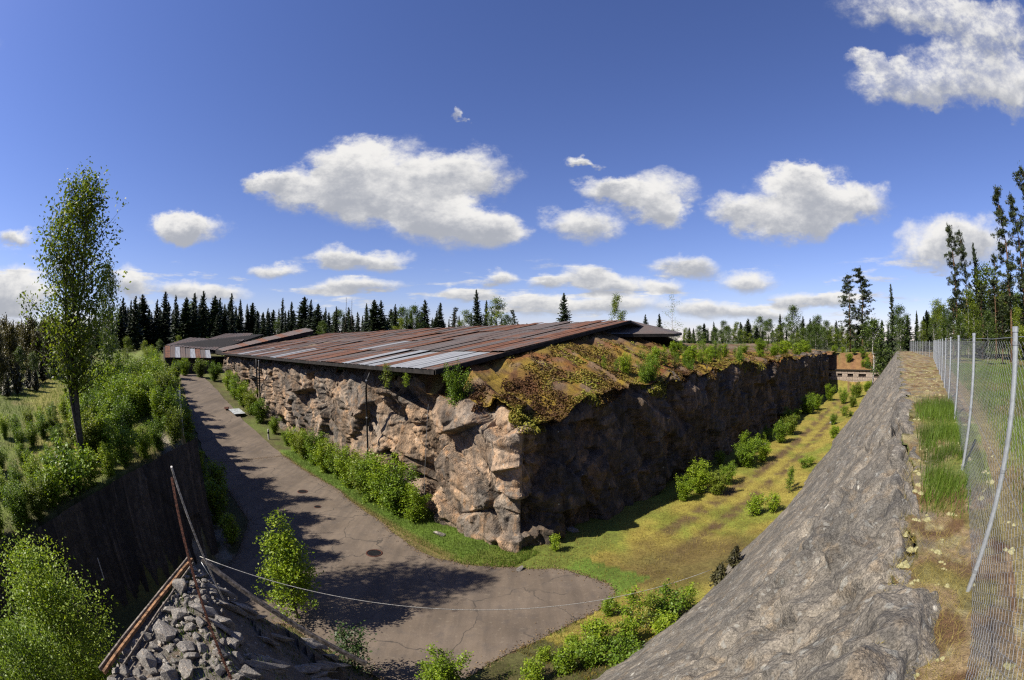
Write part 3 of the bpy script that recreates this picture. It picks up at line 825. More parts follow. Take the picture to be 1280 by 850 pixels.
def face_relief(q, z, T):
    left = q < 0
    w = -q                                            # distance from the corner on the left face
    skew = q * .9 + .35 * z
    v1, e1, c1 = facet(skew / 2.3, z / 2.8 - .25 * q / 2.8, seed=1)
    v2, e2, c2 = facet(skew / .95, (z * .9 + .5 * q) / 1.05, seed=2)
    v3, e3, c3 = facet(q / .42 + z * .3, z / .5, seed=3)
    v4, e4, c4 = facet(q / .17, z / .2, seed=4)
    calm = np.clip(sstep(5.4, 4.6, w) + sstep(11.5, 13, w) * sstep(19, 17.5, w) * .7, 0, 1)   # smoother slabs
    amp = np.where(left, 1 - .6 * calm, .75)
    d = .9 * v1 + amp * (.58 * v2 + .19 * v3 + .06 * v4) + .05 * fbm(q * 1.5, z * 1.5, octv=4, seed=6)
    d = d - amp * (.24 * sstep(.12, 0, e2) + .09 * sstep(.12, 0, e3)) - .30 * sstep(.055, 0, e1)
    # the corner pillar stands proud, the broken stretch beside it is hollowed out
    d = d + np.where(left, .35 * sstep(5.6, 4.9, w) - 1.0 * sstep(4.9, 6.2, w) * sstep(11.5, 9.5, w) * sstep(-.3, 1.2, z) * sstep(7.2, 5.0, z), 0)
    # an overhung hollow low down by the shrubs
    d = d - np.where(left, .9 * np.exp(-((w - 7.6) / 1.0) ** 2 - ((z - 1.6) / 1.0) ** 2), 0)
    # right face: drilled, upright ribs
    fl = facet(q / .55, z / 5.0, seed=7)[0]
    rib = .85 * d + .22 * fl; d = d + (rib - d) * sstep(-.3, 2.0, q + .8 * (fbm(z * .9, q * 0, seed=8)))
    d = d - .03 * z
    d = d + (.8 * fbm(z * .55, q * .2, octv=3, seed=17) + .5 * facet(z * .8, q * .3 + 7, seed=20)[0]) * np.exp(-(q / 1.5) ** 2)
    # chamfer under the lip
    d = d - .25 * sstep(.5, 0, T - z)
    return d, np.clip(.25 * c1 + .6 * c2 + .15 * c3, 0, 1)


def block_top(X, Y):
    n = X * NN[0] + Y * NN[1]; p = X * PP[0] + Y * PP[1]; a = n - NF; b = PF - p
    s = X * SL[0] + Y * SL[1]; u = X * UU[0] + Y * UU[1]
    zl = top_of(-(np.clip(s - S0, 0, 62))) - .12 + 1.1 * np.clip(a, 0, 9)
    zr_ = top_of(np.clip(u - U0, .01, 75)) - .10 + np.interp(u - U0, [0, 5, 14, 25, 40], [.46, .40, .37, .26, .17]) * b
    dep = np.minimum(a, b)
    cap = 7.3 + .115 * np.clip(dep - 2, 0, 15) - .5 * sstep(28, 60, u - U0)
    roofz = 7.62 + .153 * (n - 12.75)
    cap = np.maximum(cap, np.minimum(roofz - .34, 10.0) - .17 * np.clip(16.2 - s, 0, 20) - .5 * np.clip(b - 40, 0, 10) - .22 * np.clip(n - 29, 0, 12))
    z = np.minimum(np.minimum(zl, zr_), cap)
    v, e, c = facet(X * .8, Y * .8, seed=15)
    z = z + .13 * fbm(X * .9, Y * .9, octv=4, seed=16) + .12 * v * sstep(0, 2, np.minimum(a, b))
    # runs in below the land behind
    return z - .9 * sstep(15, 20, np.minimum(a, b))


LIP = {}
BLOCK = build_block()


def top_z(x, y): return float(block_top(np.array([x]), np.array([y]))[0])



# ------------------------------------------------------------------ roofs
def quad_axes(o, ex, ey):
    ex = np.array(ex, float); ey = np.array(ey, float)
    ez = np.cross(ex, ey); ez /= np.linalg.norm(ez)
    from mathutils import Matrix
    return Matrix([[ex[0], ey[0], ez[0], o[0]], [ex[1], ey[1], ez[1], o[1]], [ex[2], ey[2], ez[2], o[2]], [0, 0, 0, 1]])


def sheet_mesh(name):
    """one profiled roofing sheet, 1 x 1, low ribs along its length"""
    prof = [(0, 0), (.03, .028), (.09, .028), (.12, 0), (.45, 0), (.48, .028), (.54, .028), (.57, 0), (.94, 0), (.965, .03), (1.02, .03)]
    V = [(x, 0, z) for x, z in prof] + [(x, 1.03, z + .004) for x, z in prof]; n = len(prof)
    F = [(i, i + 1, n + i + 1, n + i) for i in range(n - 1)]
    me = bpy.data.meshes.new(name); me.from_pydata(V, [], F); me.update(); return me


SHEETS = {}
for k in ('roof_rust', 'roof_grey', 'roof_pale'):
    SHEETS[k] = sheet_mesh('roof_sheet'); SHEETS[k].materials.append(M[k])


def lay_sheets(root, P00, P10, P01, P11, nx, ny, pick, jit=.03):
    """P00-P10 the eave, P01-P11 the ridge"""
    P00, P10, P01, P11 = [np.array(p, float) for p in (P00, P10, P01, P11)]
    def at(a, b): return (P00 * (1 - a) + P10 * a) * (1 - b) + (P01 * (1 - a) + P11 * a) * b
    for j in range(ny):
        for i in range(nx):
            a0, a1, b0, b1 = i / nx, (i + 1) / nx, j / ny, (j + 1) / ny
            o = at(a0, b0); ex = at(a1, b0) - o; ey = at(a0, b1) - o
            o = o + np.array((0, 0, .02 + .022 * (j % 2) + random.random() * jit))
            ob = link('roof_sheet', SHEETS[pick(i, j)], None, root)
            ob.matrix_local = quad_axes(o, ex, ey + np.array((0, 0, random.uniform(-jit, jit))))


def slab(name, pts, thick, m, root):
    """closed plate under four corner points"""
    g = Geo(); V = [tuple(p) for p in pts] + [(p[0], p[1], p[2] - thick) for p in pts]
    g.add(V, [(0, 1, 2, 3), (7, 6, 5, 4), (0, 4, 5, 1), (1, 5, 6, 2), (2, 6, 7, 3), (3, 7, 4, 0)])
    return link(name, g.mesh(name), m, root)


def build_roof():
    root = tag(link('main_roof', None), 'huge low rust brown sheet metal roof on the rock block', 'roof')
    def P(s, n, z): x, y = SN(s, n); return (x, y, z)
    e0, e1, r0, r1 = P(16.4, 12.75, 7.62), P(70, 12.75, 7.08), P(16.4, 31.6, 10.5), P(70, 31.6, 10.0)
    pale = {(1, 0), (2, 0), (3, 0), (5, 0), (6, 0), (8, 0), (22, 0), (23, 0), (30, 0), (36, 0), (37, 0), (14, 1)}
    rr = random.Random(5)
    def pick(i, j):
        if (i, j) in pale: return 'roof_pale'
        return 'roof_grey' if rr.random() < .34 else 'roof_rust'
    lay_sheets(root, e0, e1, r0, r1, 49, 4, pick, .055)
    dn = lambda p, d: (p[0], p[1], p[2] - d)
    slab('roof_deck', [dn(e0, .03), dn(e1, .03), dn(r1, .03), dn(r0, .03)], .16, M['fascia'], root)
    # eave and rake boards
    g = Geo()
    for k in range(24):
        a, b = k / 24, (k + 1) / 24
        p = np.array(e0) * (1 - a) + np.array(e1) * a; q = np.array(e0) * (1 - b) + np.array(e1) * b
        o = np.array((*(-NN * .06), 0))
        g.add([p + o - (0, 0, .2), q + o - (0, 0, .2), q + o + (0, 0, .0), p + o + (0, 0, .0), p - (0, 0, .2), q - (0, 0, .2), q, p], [(0, 1, 2, 3), (7, 6, 5, 4), (0, 4, 5, 1), (3, 2, 6, 7)])
    link('eave_board', g.mesh('eave_board'), M['fascia'], root)
    rk = np.array((*(-SL * .07), 0))
    slab('rake_board', [tuple(np.array(e0) + rk + (0, 0, .03)), tuple(np.array(e0) + (0, 0, .03)), tuple(np.array(r0) + (0, 0, .03)), tuple(np.array(r0) + rk + (0, 0, .03))], .22, M['fascia'], root)
    # far slope, seen only as the roof's other side
    b0, b1 = P(16.4, 48, 7.9), P(70, 48, 7.6)
    slab('far_slope', [r0, r1, b1, b0], .12, M['roof_grey'], root)
    # the grey hipped end past the ridge
    hip = tag(link('hip_roof', None), 'small grey hipped roof with a pale edge strip right of the rusty roof', 'roof')
    def pz(az, el, d): return np.array((d * math.sin(R(az)), d * math.cos(R(az)), EYE + d * math.tan(R(el))))
    A, Lf, Rt = pz(14.9, 2.45, 39.5), pz(8.6, .72, 33.5), pz(20.6, .8, 36.5)
    Lb, Rb = pz(12.5, 1.0, 47), pz(21.5, .9, 47)
    g = Geo(); g.add([Lf, Rt, A], [(0, 1, 2)]); g.add([Rt, Rb, A], [(0, 1, 2)]); g.add([Rb, Lb, A], [(0, 1, 2)]); g.add([Lb, Lf, A], [(0, 1, 2)])
    link('roof_plane', g.mesh('roof_plane'), M['roof_grey'], hip)
    g = Geo(); d = (0, 0, .25)
    for a, b in ((Lf, Rt), (Rt, Rb)):
        g.add([a - d, b - d, b - (0, 0, .005), a - (0, 0, .005)], [(0, 1, 2, 3)])
    link('fascia', g.mesh('fascia'), M['fascia'], hip)
    e = (Rt - Lf); a, b = Lf + e * .12, Lf + e * .50; up = (A - (Lf + Rt) / 2) * .07; off = np.array((0, -.01, .02))
    g = Geo(); g.add([a + off, b + off, b + up * .7 + off, a + up * 1.4 + off], [(0, 1, 2, 3)]); link('edge_strip', g.mesh('edge_strip'), M['roof_pale'], hip)
    # raised roof beyond the end of the main one, and the grey roof behind it
    up = tag(link('raised_roof', None), 'brown roof tilted up beyond the left end of the main rusty roof', 'roof')
    q = [pz(-37.0, -1.35, 73), pz(-25.2, 1.12, 75.5), pz(-25.6, 1.5, 84), pz(-38.2, -1.15, 80)]
    lay_sheets(up, q[0], q[1], q[3], q[2], 14, 1, lambda i, j: 'roof_grey' if i % 3 else 'roof_rust')
    slab('roof_deck', [tuple(p - np.array((0, 0, .04))) for p in q], .55, M['fascia'], up)
    gr = tag(link('far_roof', None), 'far grey roof at the left end, above the striped shed', 'roof')
    q = [pz(-44.7, -.6, 79), pz(-38.0, -1.2, 79), pz(-31.6, .72, 98), pz(-34.6, .62, 98)]
    lay_sheets(gr, q[0], q[1], q[3], q[2], 9, 2, lambda i, j: 'roof_grey')
    slab('roof_deck', [tuple(p - np.array((0, 0, .04))) for p in q], .3, M['fascia'], gr)
    sh = tag(link('end_shed', None), 'low dark walled shed with rust and white striped roof closing the road', 'shed')
    q = [pz(-44.8, -2.05, 73.0), pz(-38.6, -2.15, 73.0), pz(-38.7, -1.3, 78.5), pz(-45.0, -.75, 78.5)]
    lay_sheets(sh, q[0], q[1], q[3], q[2], 9, 1, lambda i, j: 'roof_pale' if i in (2, 5, 8) else ('roof_grey' if i % 2 else 'roof_rust'))
    slab('roof_deck', [tuple(p - np.array((0, 0, .04))) for p in q], .12, M['fascia'], sh)
    def wall_pts(dz0, d): return
    a, b = q[0], q[1]; ins = 1.012
    g = Geo(); V = []
    for p in (a, b, q[2], q[3]): V.append((p[0] * ins, p[1] * ins, 2.8))
    for p in (a, b, q[2], q[3]): V.append((p[0] * ins, p[1] * ins, p[2] - .17))
    g.add(V, [(0, 1, 5, 4), (1, 2, 6, 5), (2, 3, 7, 6), (3, 0, 4, 7)]); link('wall', g.mesh('wall'), M['brick_dark'], sh)
    g = Geo(); ax = np.array(b) - np.array(a); ax[2] = 0; c = np.array(a) * ins + ax * .78; n2 = np.array((ax[1], -ax[0], 0)); n2 /= np.linalg.norm(n2)
    if n2 @ c > 0: n2 = -n2
    c = c + n2 * .06; rz = math.atan2(ax[1], ax[0]); g.box((c[0], c[1], 4.9), (.9, .08, 1.6), rz); dr = link('door', g.mesh('door'), M['timber_grey'], sh); g = Geo(); h_ = c + n2 * .09 + ax / np.linalg.norm(ax) * .32; g.box((h_[0], h_[1], 4.9), (.12, .06, .05), rz); link('handle', g.mesh('handle'), M['galv'], dr)


build_roof()

# ------------------------------------------------------------------ left wall, masonry wall
def build_walls():
    ys = np.arange(14.4, 1.0, -.045); n = len(ys)
    zs = np.linspace(-.3, 1, 26)
    Y, T = np.meshgrid(ys, zs); top = 5.12 - .17 * (14.4 - Y) + .05 * fbm(Y * .8, Y * 0, seed=121)
    Z = np.where(T < 0, T, T * top)
    groove = np.abs(((Y * 1.0) / .42) % 1.0 - .5) * 2                      # drill holes every 0.42 m
    X = xwall(Y) + .05 * np.sqrt(np.clip(1 - groove ** 2, 0, 1)) + .10 * facet(Y * .5, Z * .3, seed=122)[0] + .03 * fbm(Y * 3, Z * 3, octv=4, seed=123) - .03 * Z
    V = np.stack([X.ravel(), Y.ravel(), Z.ravel()], 1)
    i = np.arange(25)[:, None] * n; j = np.arange(n - 1)[None]
    F = np.stack([i + j, i + n + j, i + n + j + 1, i + j + 1], -1).reshape(-1, 4)
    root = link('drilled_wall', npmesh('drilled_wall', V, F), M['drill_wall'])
    tag(root, 'tall dark sheer wall with upright drill marks left of the road', 'wall')
    # end of the wall turning away along the road
    ss = np.arange(0, 2.2, .06); zz = np.linspace(-.3, 1, 26); S_, T2 = np.meshgrid(ss, zz)
    top2 = 5.12 - 1.1 * S_; Z2 = np.where(T2 < 0, T2, T2 * top2)
    x0, y0 = xwall(14.4), 14.4
    X2 = x0 + SL[0] * S_ - .03 * Z2 + .06 * fbm(S_ * 2, Z2 * 2, seed=124) - .2 * sstep(.3, 0, S_) * 0; Y2 = y0 + .02 + SL[1] * S_ + .06 * fbm(S_ * 2, Z2 * 2, seed=125)
    V = np.stack([X2.ravel(), Y2.ravel(), Z2.ravel()], 1); n = len(ss); i = np.arange(25)[:, None] * n; j = np.arange(n - 1)[None]
    F = np.stack([i + j, i + n + j, i + n + j + 1, i + j + 1], -1).reshape(-1, 4)[:, ::-1]
    link('wall_end', npmesh('wall_end', V, F), M['drill_wall'], root)
    # masonry wall across the far end of the right moat
    root = tag(link('masonry_wall', None), 'pale stone block wall with a dark coping across the far moat end', 'wall')
    blk = []
    for v in range(4):
        g = Geo(); w, h, d = 1.0, 1.0, .5
        g.box((0, 0, 0), (w, d, h)); me = g.mesh('stone_block'); me.materials.append(M['masonry'])
        for q in me.vertices: q.co.y += random.uniform(-.03, .03)
        blk.append(me)
    rz = math.atan2(-PP[1], -PP[0])
    back = Geo(); c = UP(87.1, -9.5); back.box((c[0], c[1], 1.7), (15, .5, 3.6), rz); link('core', back.mesh('core'), M['brick_dark'], root)
    y = 0.0
    for r_ in range(6):
        p = -16.5 - random.random()
        while p < -2.5:
            w = random.uniform(.9, 1.6); hole = r_ == 4 and abs(((p + 16) % 2.4) - 1.2) < .35
            c = UP(86.75, p + w / 2)
            if not hole:
                o = link('stone_block', random.choice(blk), None, root, (c[0], c[1], .3 + r_ * .6), rz, (w - .05, 1, .56))
            p += w
    cp = Geo(); c = UP(86.7, -9.5); cp.box((c[0], c[1], 3.66), (15, .9, .16), rz); link('coping', cp.mesh('coping'), M['fascia'], root)


build_walls()

# ------------------------------------------------------------------ plants
def leaf_quads(C, size, up=.6, aspect=.55, seed=0, rs=None):
    rs = rs or np.random.default_rng(seed); n = len(C)
    nr = rs.normal(size=(n, 3)); nr[:, 2] = np.abs(nr[:, 2]) + up; nr /= np.linalg.norm(nr, axis=1)[:, None]
    a = rs.normal(size=(n, 3)); a -= (a * nr).sum(1)[:, None] * nr; a /= np.linalg.norm(a, axis=1)[:, None] + 1e-9
    b = np.cross(nr, a); s = (size * rs.uniform(.6, 1.3, n))[:, None]
    V = np.stack([C - a * s * .5, C + b * s * aspect * .5, C + a * s * .5, C - b * s * aspect * .5], 1).reshape(-1, 3)
    F = np.arange(n * 4).reshape(-1, 4)
    return V, F


def broadleaf(name, seed, h, spread, stems=3, branches=10, twigs=5, per=14, leaf=.07, base=.12, clump=.16, lean=.18, rise=.7, trunk_r=.03, tip=.35, mat_leaf='leaf_fresh', mat_bark='bark', up=.6, aspect=.6, shape=.8, ragged=.82):
    rs = np.random.default_rng(seed); g = Geo(); C = []; tint = []
    for st in range(stems):
        az = 2 * math.pi * (st + rs.uniform(-.3, .3)) / stems; ln = lean * (.25 if st == 0 else 1) * rs.uniform(.3, 1) * (0 if stems == 1 else 1) * h
        hh = h * (rs.uniform(ragged, 1) if st else 1) if stems > 1 else h
        pts = []
        for k in range(8):
            t = k / 7; w = .03 * h * t
            pts.append(np.array((math.cos(az) * ln * t ** 1.3 + rs.normal() * w * .5, math.sin(az) * ln * t ** 1.3 + rs.normal() * w * .5, hh * t)))
        pts[0][2] = -.15
        g.tube(pts, [trunk_r * (1 - .9 * k / 7) + .004 for k in range(8)], 6)
        for b in range(branches):
            t = base + (1 - base) * ((b + rs.uniform(0, 1)) / branches); t = min(t, .99)
            i = min(int(t * 7), 6); f = t * 7 - i; p0 = pts[i] * (1 - f) + pts[i + 1] * f
            tt = (t - base) / (1 - base)
            L = spread * (math.sin(math.pi * min(1, tt ** shape * .86 + .12)) * .9 + .12) * rs.uniform(.65, 1.15)
            ba = rs.uniform(0, 2 * math.pi); rise_ = rise * rs.uniform(.5, 1.4)
            d = np.array((math.cos(ba), math.sin(ba), rise_)); d /= np.linalg.norm(d)
            e = p0 + d * L; m = (p0 + e) / 2 + np.array((0, 0, -.06 * L)) + rs.normal(size=3) * .05 * L
            g.tube([p0, m, e], [trunk_r * .38 * (1 - .7 * t) + .003, trunk_r * .22 * (1 - .7 * t) + .003, .003], 3)
            for w in range(twigs):
                q = (w + rs.uniform(.2, 1)) / twigs; q = tip + (1 - tip) * q
                c = (p0 * (1 - 2 * q) + m * 2 * q) if q < .5 else (m * (2 - 2 * q) + e * (2 * q - 1))
                c = c + rs.normal(size=3) * clump * .8
                k = int(per * rs.uniform(.5, 1.5)); tc = rs.uniform(.15, .8)
                C.append(c + rs.normal(size=(k, 3)) * clump * np.array((1, 1, .75))); tint.append(np.clip(tc + rs.normal(size=k) * .16, 0, 1))
        k = per * 2; C.append(pts[-1] + rs.normal(size=(k, 3)) * clump * np.array((.7, .7, 1.4))); tint.append(np.clip(.6 + rs.normal(size=k) * .15, 0, 1))
    C = np.vstack(C); tint = np.concatenate(tint)
    keep = C[:, 2] > .03; C, tint = C[keep], tint[keep]
    V, F = leaf_quads(C, leaf, up, aspect, rs=rs)
    cr = npmesh(name + '_crown', V, F, {'tint': np.repeat(tint, 4)}); cr.materials.append(M[mat_leaf])
    tr = g.mesh(name + '_trunk', True); tr.materials.append(M[mat_bark])
    return tr, cr, h


def spruce(name, seed, h=18.0, rad=2.3, whorls=44, mat_leaf='spruce', dead=False, thin=1.0, droop=.35):
    rs = np.random.default_rng(seed); g = Geo()
    g.tube([(0, 0, -.3), (0, 0, h * .5), (0, 0, h)], [h * .011, h * .006, .015], 6)
    V = []; T = []
    z0 = .10 if not dead else .05
    for w in range(whorls):
        t = z0 + (1 - z0) * (w / whorls) ** .92; z = t * h
        L0 = rad * ((1 - t) ** .8) * (1 if t > .2 else .6 + 2 * t) + .12
        nb = max(4, int((8 if not dead else 5) * thin))
        for b in range(nb):
            if rs.random() < (.12 if not dead else .3): continue
            L = L0 * rs.uniform(.4, 1.25); a = rs.uniform(0, 2 * math.pi); d = np.array((math.cos(a), math.sin(a), 0)); sd = np.array((-d[1], d[0], 0))
            dr = droop * rs.uniform(.5, 1.3) * (1.0 - .75 * t); up = .55 * t * t
            n = 5; pp = [np.array((0, 0, z + rs.normal() * .15)) + d * L * q + np.array((0, 0, L * (up * q - dr * q * (1.5 - .65 * q)))) for q in np.linspace(.08, 1, n)]
            tn = rs.uniform(.1, .9)
            for i in range(n - 1):
                p, q = pp[i], pp[i + 1]; wd = (.52 if not dead else .14) * (1 - .55 * i / n) * (L / rad) ** .5 * rad * .34
                for s_ in (-1, 1):
                    o = sd * s_ * wd * rs.uniform(.6, 1.3) + np.array((0, 0, -wd * rs.uniform(.2, .9))) + (q - p) * rs.uniform(.1, .7)
                    V += [p, q, q + o * .75, p + o]; T += [np.clip(tn + rs.normal() * .15, 0, 1)] * 4
    top = np.array((0, 0, h))
    V = np.array(V); F = np.arange(len(V)).reshape(-1, 4)
    cr = npmesh(name + '_crown', V, F, {'tint': np.array(T)}); cr.materials.append(M['spruce_dead' if dead else mat_leaf])
    tr = g.mesh(name + '_trunk', True); tr.materials.append(M['bark_spruce'])
    return tr, cr, h


def pine(name, seed, h=17.0, rad=1.9, bare=.42, limbs=34):
    rs = np.random.default_rng(seed); g = Geo()
    pts = [np.array((rs.normal() * .03 * k, rs.normal() * .03 * k, h * k / 6 - (.3 if k == 0 else 0))) for k in range(7)]
    g.tube(pts, [h * .0125 * (1 - .85 * k / 6) + .012 for k in range(7)], 7)
    C = []; T = []
    for b in range(limbs):
        t = bare + (1 - bare) * ((b + rs.random()) / limbs); t = min(t, .985); i = min(int(t * 6), 5); f = t * 6 - i
        p0 = pts[i] * (1 - f) + pts[i + 1] * f
        q = (t - bare) / (1 - bare)
        L = rad * (math.sin(math.pi * min(1, .2 + .72 * q)) * .9 + .15) * rs.uniform(.5, 1.25) * (.55 if rs.random() < .25 else 1)
        a = rs.uniform(0, 2 * math.pi); d = np.array((math.cos(a), math.sin(a), rs.uniform(-.15, .45)))
        e = p0 + d * L; m = (p0 + e) / 2 - np.array((0, 0, .08 * L))
        g.tube([p0, m, e], [.05 * (1 - .6 * t) + .01, .03, .01], 4)
        for k in range(rs.integers(4, 8)):
            r = rs.uniform(.35, 1.05); c = p0 * (1 - r) + e * r + rs.normal(size=3) * np.array((.22, .22, .12)) * (L / 1.6 + .3)
            n = rs.integers(20, 34); tc = rs.uniform(.15, .85)
            C.append(c + rs.normal(size=(n, 3)) * np.array((.17, .17, .11))); T.append(np.clip(tc + rs.normal(size=n) * .15, 0, 1))
    for k in range(5):
        C.append(pts[-1] + rs.normal(size=(18, 3)) * np.array((.15, .15, .25))); T.append(np.full(18, .6))
    C = np.vstack(C); T = np.concatenate(T)
    V, F = leaf_quads(C, .34, .3, .32, rs=rs)
    cr = npmesh(name + '_crown', V, F, {'tint': np.repeat(T, 4)}); cr.materials.append(M['pine'])
    tr = g.mesh(name + '_trunk', True); tr.materials.append(M['bark_pine'])
    return tr, cr, h


def plant(kind, src, x, y, z=None, h=None, rz=None, label=None, cat='tree', group=None, wide=1.0, lean=None, crown_name='crown', trunk_name='trunk'):
    tr, cr, h0 = src
    z = ground_z(x, y) if z is None else z
    s = (h or h0) / h0
    o = link(kind, None, None, None, (x, y, z), random.uniform(0, 6.28) if rz is None else rz)
    o.scale = (s * wide, s * wide, s)
    if lean: o.rotation_euler = (lean[0], lean[1], o.rotation_euler[2])
    tag(o, label, cat, group)
    link(trunk_name, tr, None, o); link(crown_name, cr, None, o)
    return o


def polar(az, d): return d * math.sin(R(az)), d * math.cos(R(az))


SPR = [spruce('spruce', 200 + k, 18, (3.2, 4.0, 3.5, 4.4, 2.8, 3.8)[k], 44 + 3 * k) for k in range(6)]
SPRT = spruce('thin_spruce', 210, 18, 2.2, 44, thin=.9)
DEAD = spruce('dead_spruce', 211, 18, 1.3, 34, dead=True)
PIN = [pine('pine', 220 + k, 17, (2.3, 1.9, 2.0)[k], (.14, .30, .42)[k], (66, 50, 44)[k]) for k in range(3)]
BIR = [broadleaf('birch', 230 + k, 9.0, 2.3, 1, 30, 6, 26, .23, .16, .32, 0, .7, .09, mat_leaf=('leaf_wood', 'leaf_wood', 'leaf_tree')[k], mat_bark='bark_birch') for k in range(3)]
OLI = [broadleaf('olive_tree', 240 + k, 7.0, 2.1, 3, 22, 6, 28, .23, .06, .32, .08, .6, .07, mat_leaf='leaf_olive') for k in range(2)]
BARE = broadleaf('sparse_birch', 245, 9, 1.7, 1, 22, 4, 7, .13, .3, .2, 0, .8, .07, mat_leaf='leaf_tree', mat_bark='bark_birch')
SHR = [broadleaf('shrub', 250 + k, 2.6, .62, 9 + k, 10, 5, 13, .10, .05, .115, .36, 1.0, .018, ragged=.55, mat_leaf=('leaf_fresh', 'leaf_mid', 'leaf_fresh', 'leaf_mid', 'leaf_tree')[k]) for k in range(5)]
LOW = [broadleaf('low_shrub', 260 + k, 1.2, .42, 7, 6, 4, 12, .085, .05, .085, .45, rise=.8, trunk_r=.012, ragged=.5, mat_leaf=('leaf_fresh', 'leaf_mid')[k % 2]) for k in range(3)]
SAP = [broadleaf('sapling', 270 + k, 2.0, .45, 2, 13, 4, 11, .09, .12, .09, .08, .8, .014, mat_leaf=('leaf_fresh', 'leaf_tree', 'leaf_mid')[k]) for k in range(3)]
SHD = broadleaf('dark_shrub', 280, 1.6, .5, 5, 9, 4, 9, .07, .05, .10, .2, .8, .014, mat_leaf='leaf_dark')
JUN = [spruce('juniper', 285 + k, 3.2, .62, 34, 'juniper', droop=-.6) for k in range(2)]

# skyline trees: bearing, elevation of the top, kind
SKYLINE = [(-67.48, 2.68, 's'), (-63.87, 2.56, 's'), (-60.9, 2.2, 's'), (-56.9, 2.92, 's'), (-54.42, 3.58, 's'), (-52.4, 4.2, 's'), (-50.56, 4.82, 's'), (-49.13, 5.04, 's'), (-47.81, 5.25, 's'), (-46.02, 4.72, 's'), (-44.76, 5.68, 's'), (-43.22, 5.33, 's'),
 (-42.0, 4.98, 's'), (-40.96, 5.56, 's'), (-39.68, 5.87, 's'), (-38.26, 5.23, 's'), (-37.5, 5.05, 's'), (-35.93, 5.65, 's'), (-34.73, 4.9, 's'), (-33.14, 4.53, 's'), (-31.12, 3.88, 's'), (-29.28, 5.16, 's'), (-28.02, 4.69, 's'), (-26.38, 5.29, 's'),
 (-25.64, 5.0, 's'), (-24.49, 4.43, 's'), (-23.65, 4.04, 's'), (-22.32, 4.15, 's'), (-21.01, 5.34, 'd'), (-20.29, 5.15, 'd'), (-18.54, 4.57, 's'), (-17.42, 4.97, 's'), (-16.4, 4.98, 's'), (-14.87, 4.49, 's'), (-13.84, 3.9, 'b'), (-12.32, 4.1, 'b'),
 (-11.01, 5.01, 's'), (-9.19, 4.71, 's'), (-7.26, 4.02, 'p'), (-4.45, 6.34, 's'), (-3.23, 5.03, 's'), (-1.92, 4.93, 'b'), (0.2, 3.72, 'p'), (16.78, 3.19, 's'), (18.62, 3.28, 's'), (24.34, 2.07, 's'),
 (25.68, 2.26, 's'), (26.92, 2.25, 'b'), (28.68, 2.05, 'b'), (30.05, 2.62, 's'), (31.62, 2.71, 'b'), (32.87, 2.41, 'b'), (34.25, 3.17, 's'), (35.86, 3.93, 'b'), (37.21, 2.86, 's'), (38.26, 2.57, 's'), (39.23, 2.75, 'b'), (40.29, 2.17, 'b'), (41.69, 2.35, 's'),
 (46.79, 2.12, 'b'), (50.5, 3.73, 'b'), (52.7, 2.98, 's'), (54.18, 3.31, 's'), (55.59, 4.18, 'b'), (63.26, 7.46, 'b')]


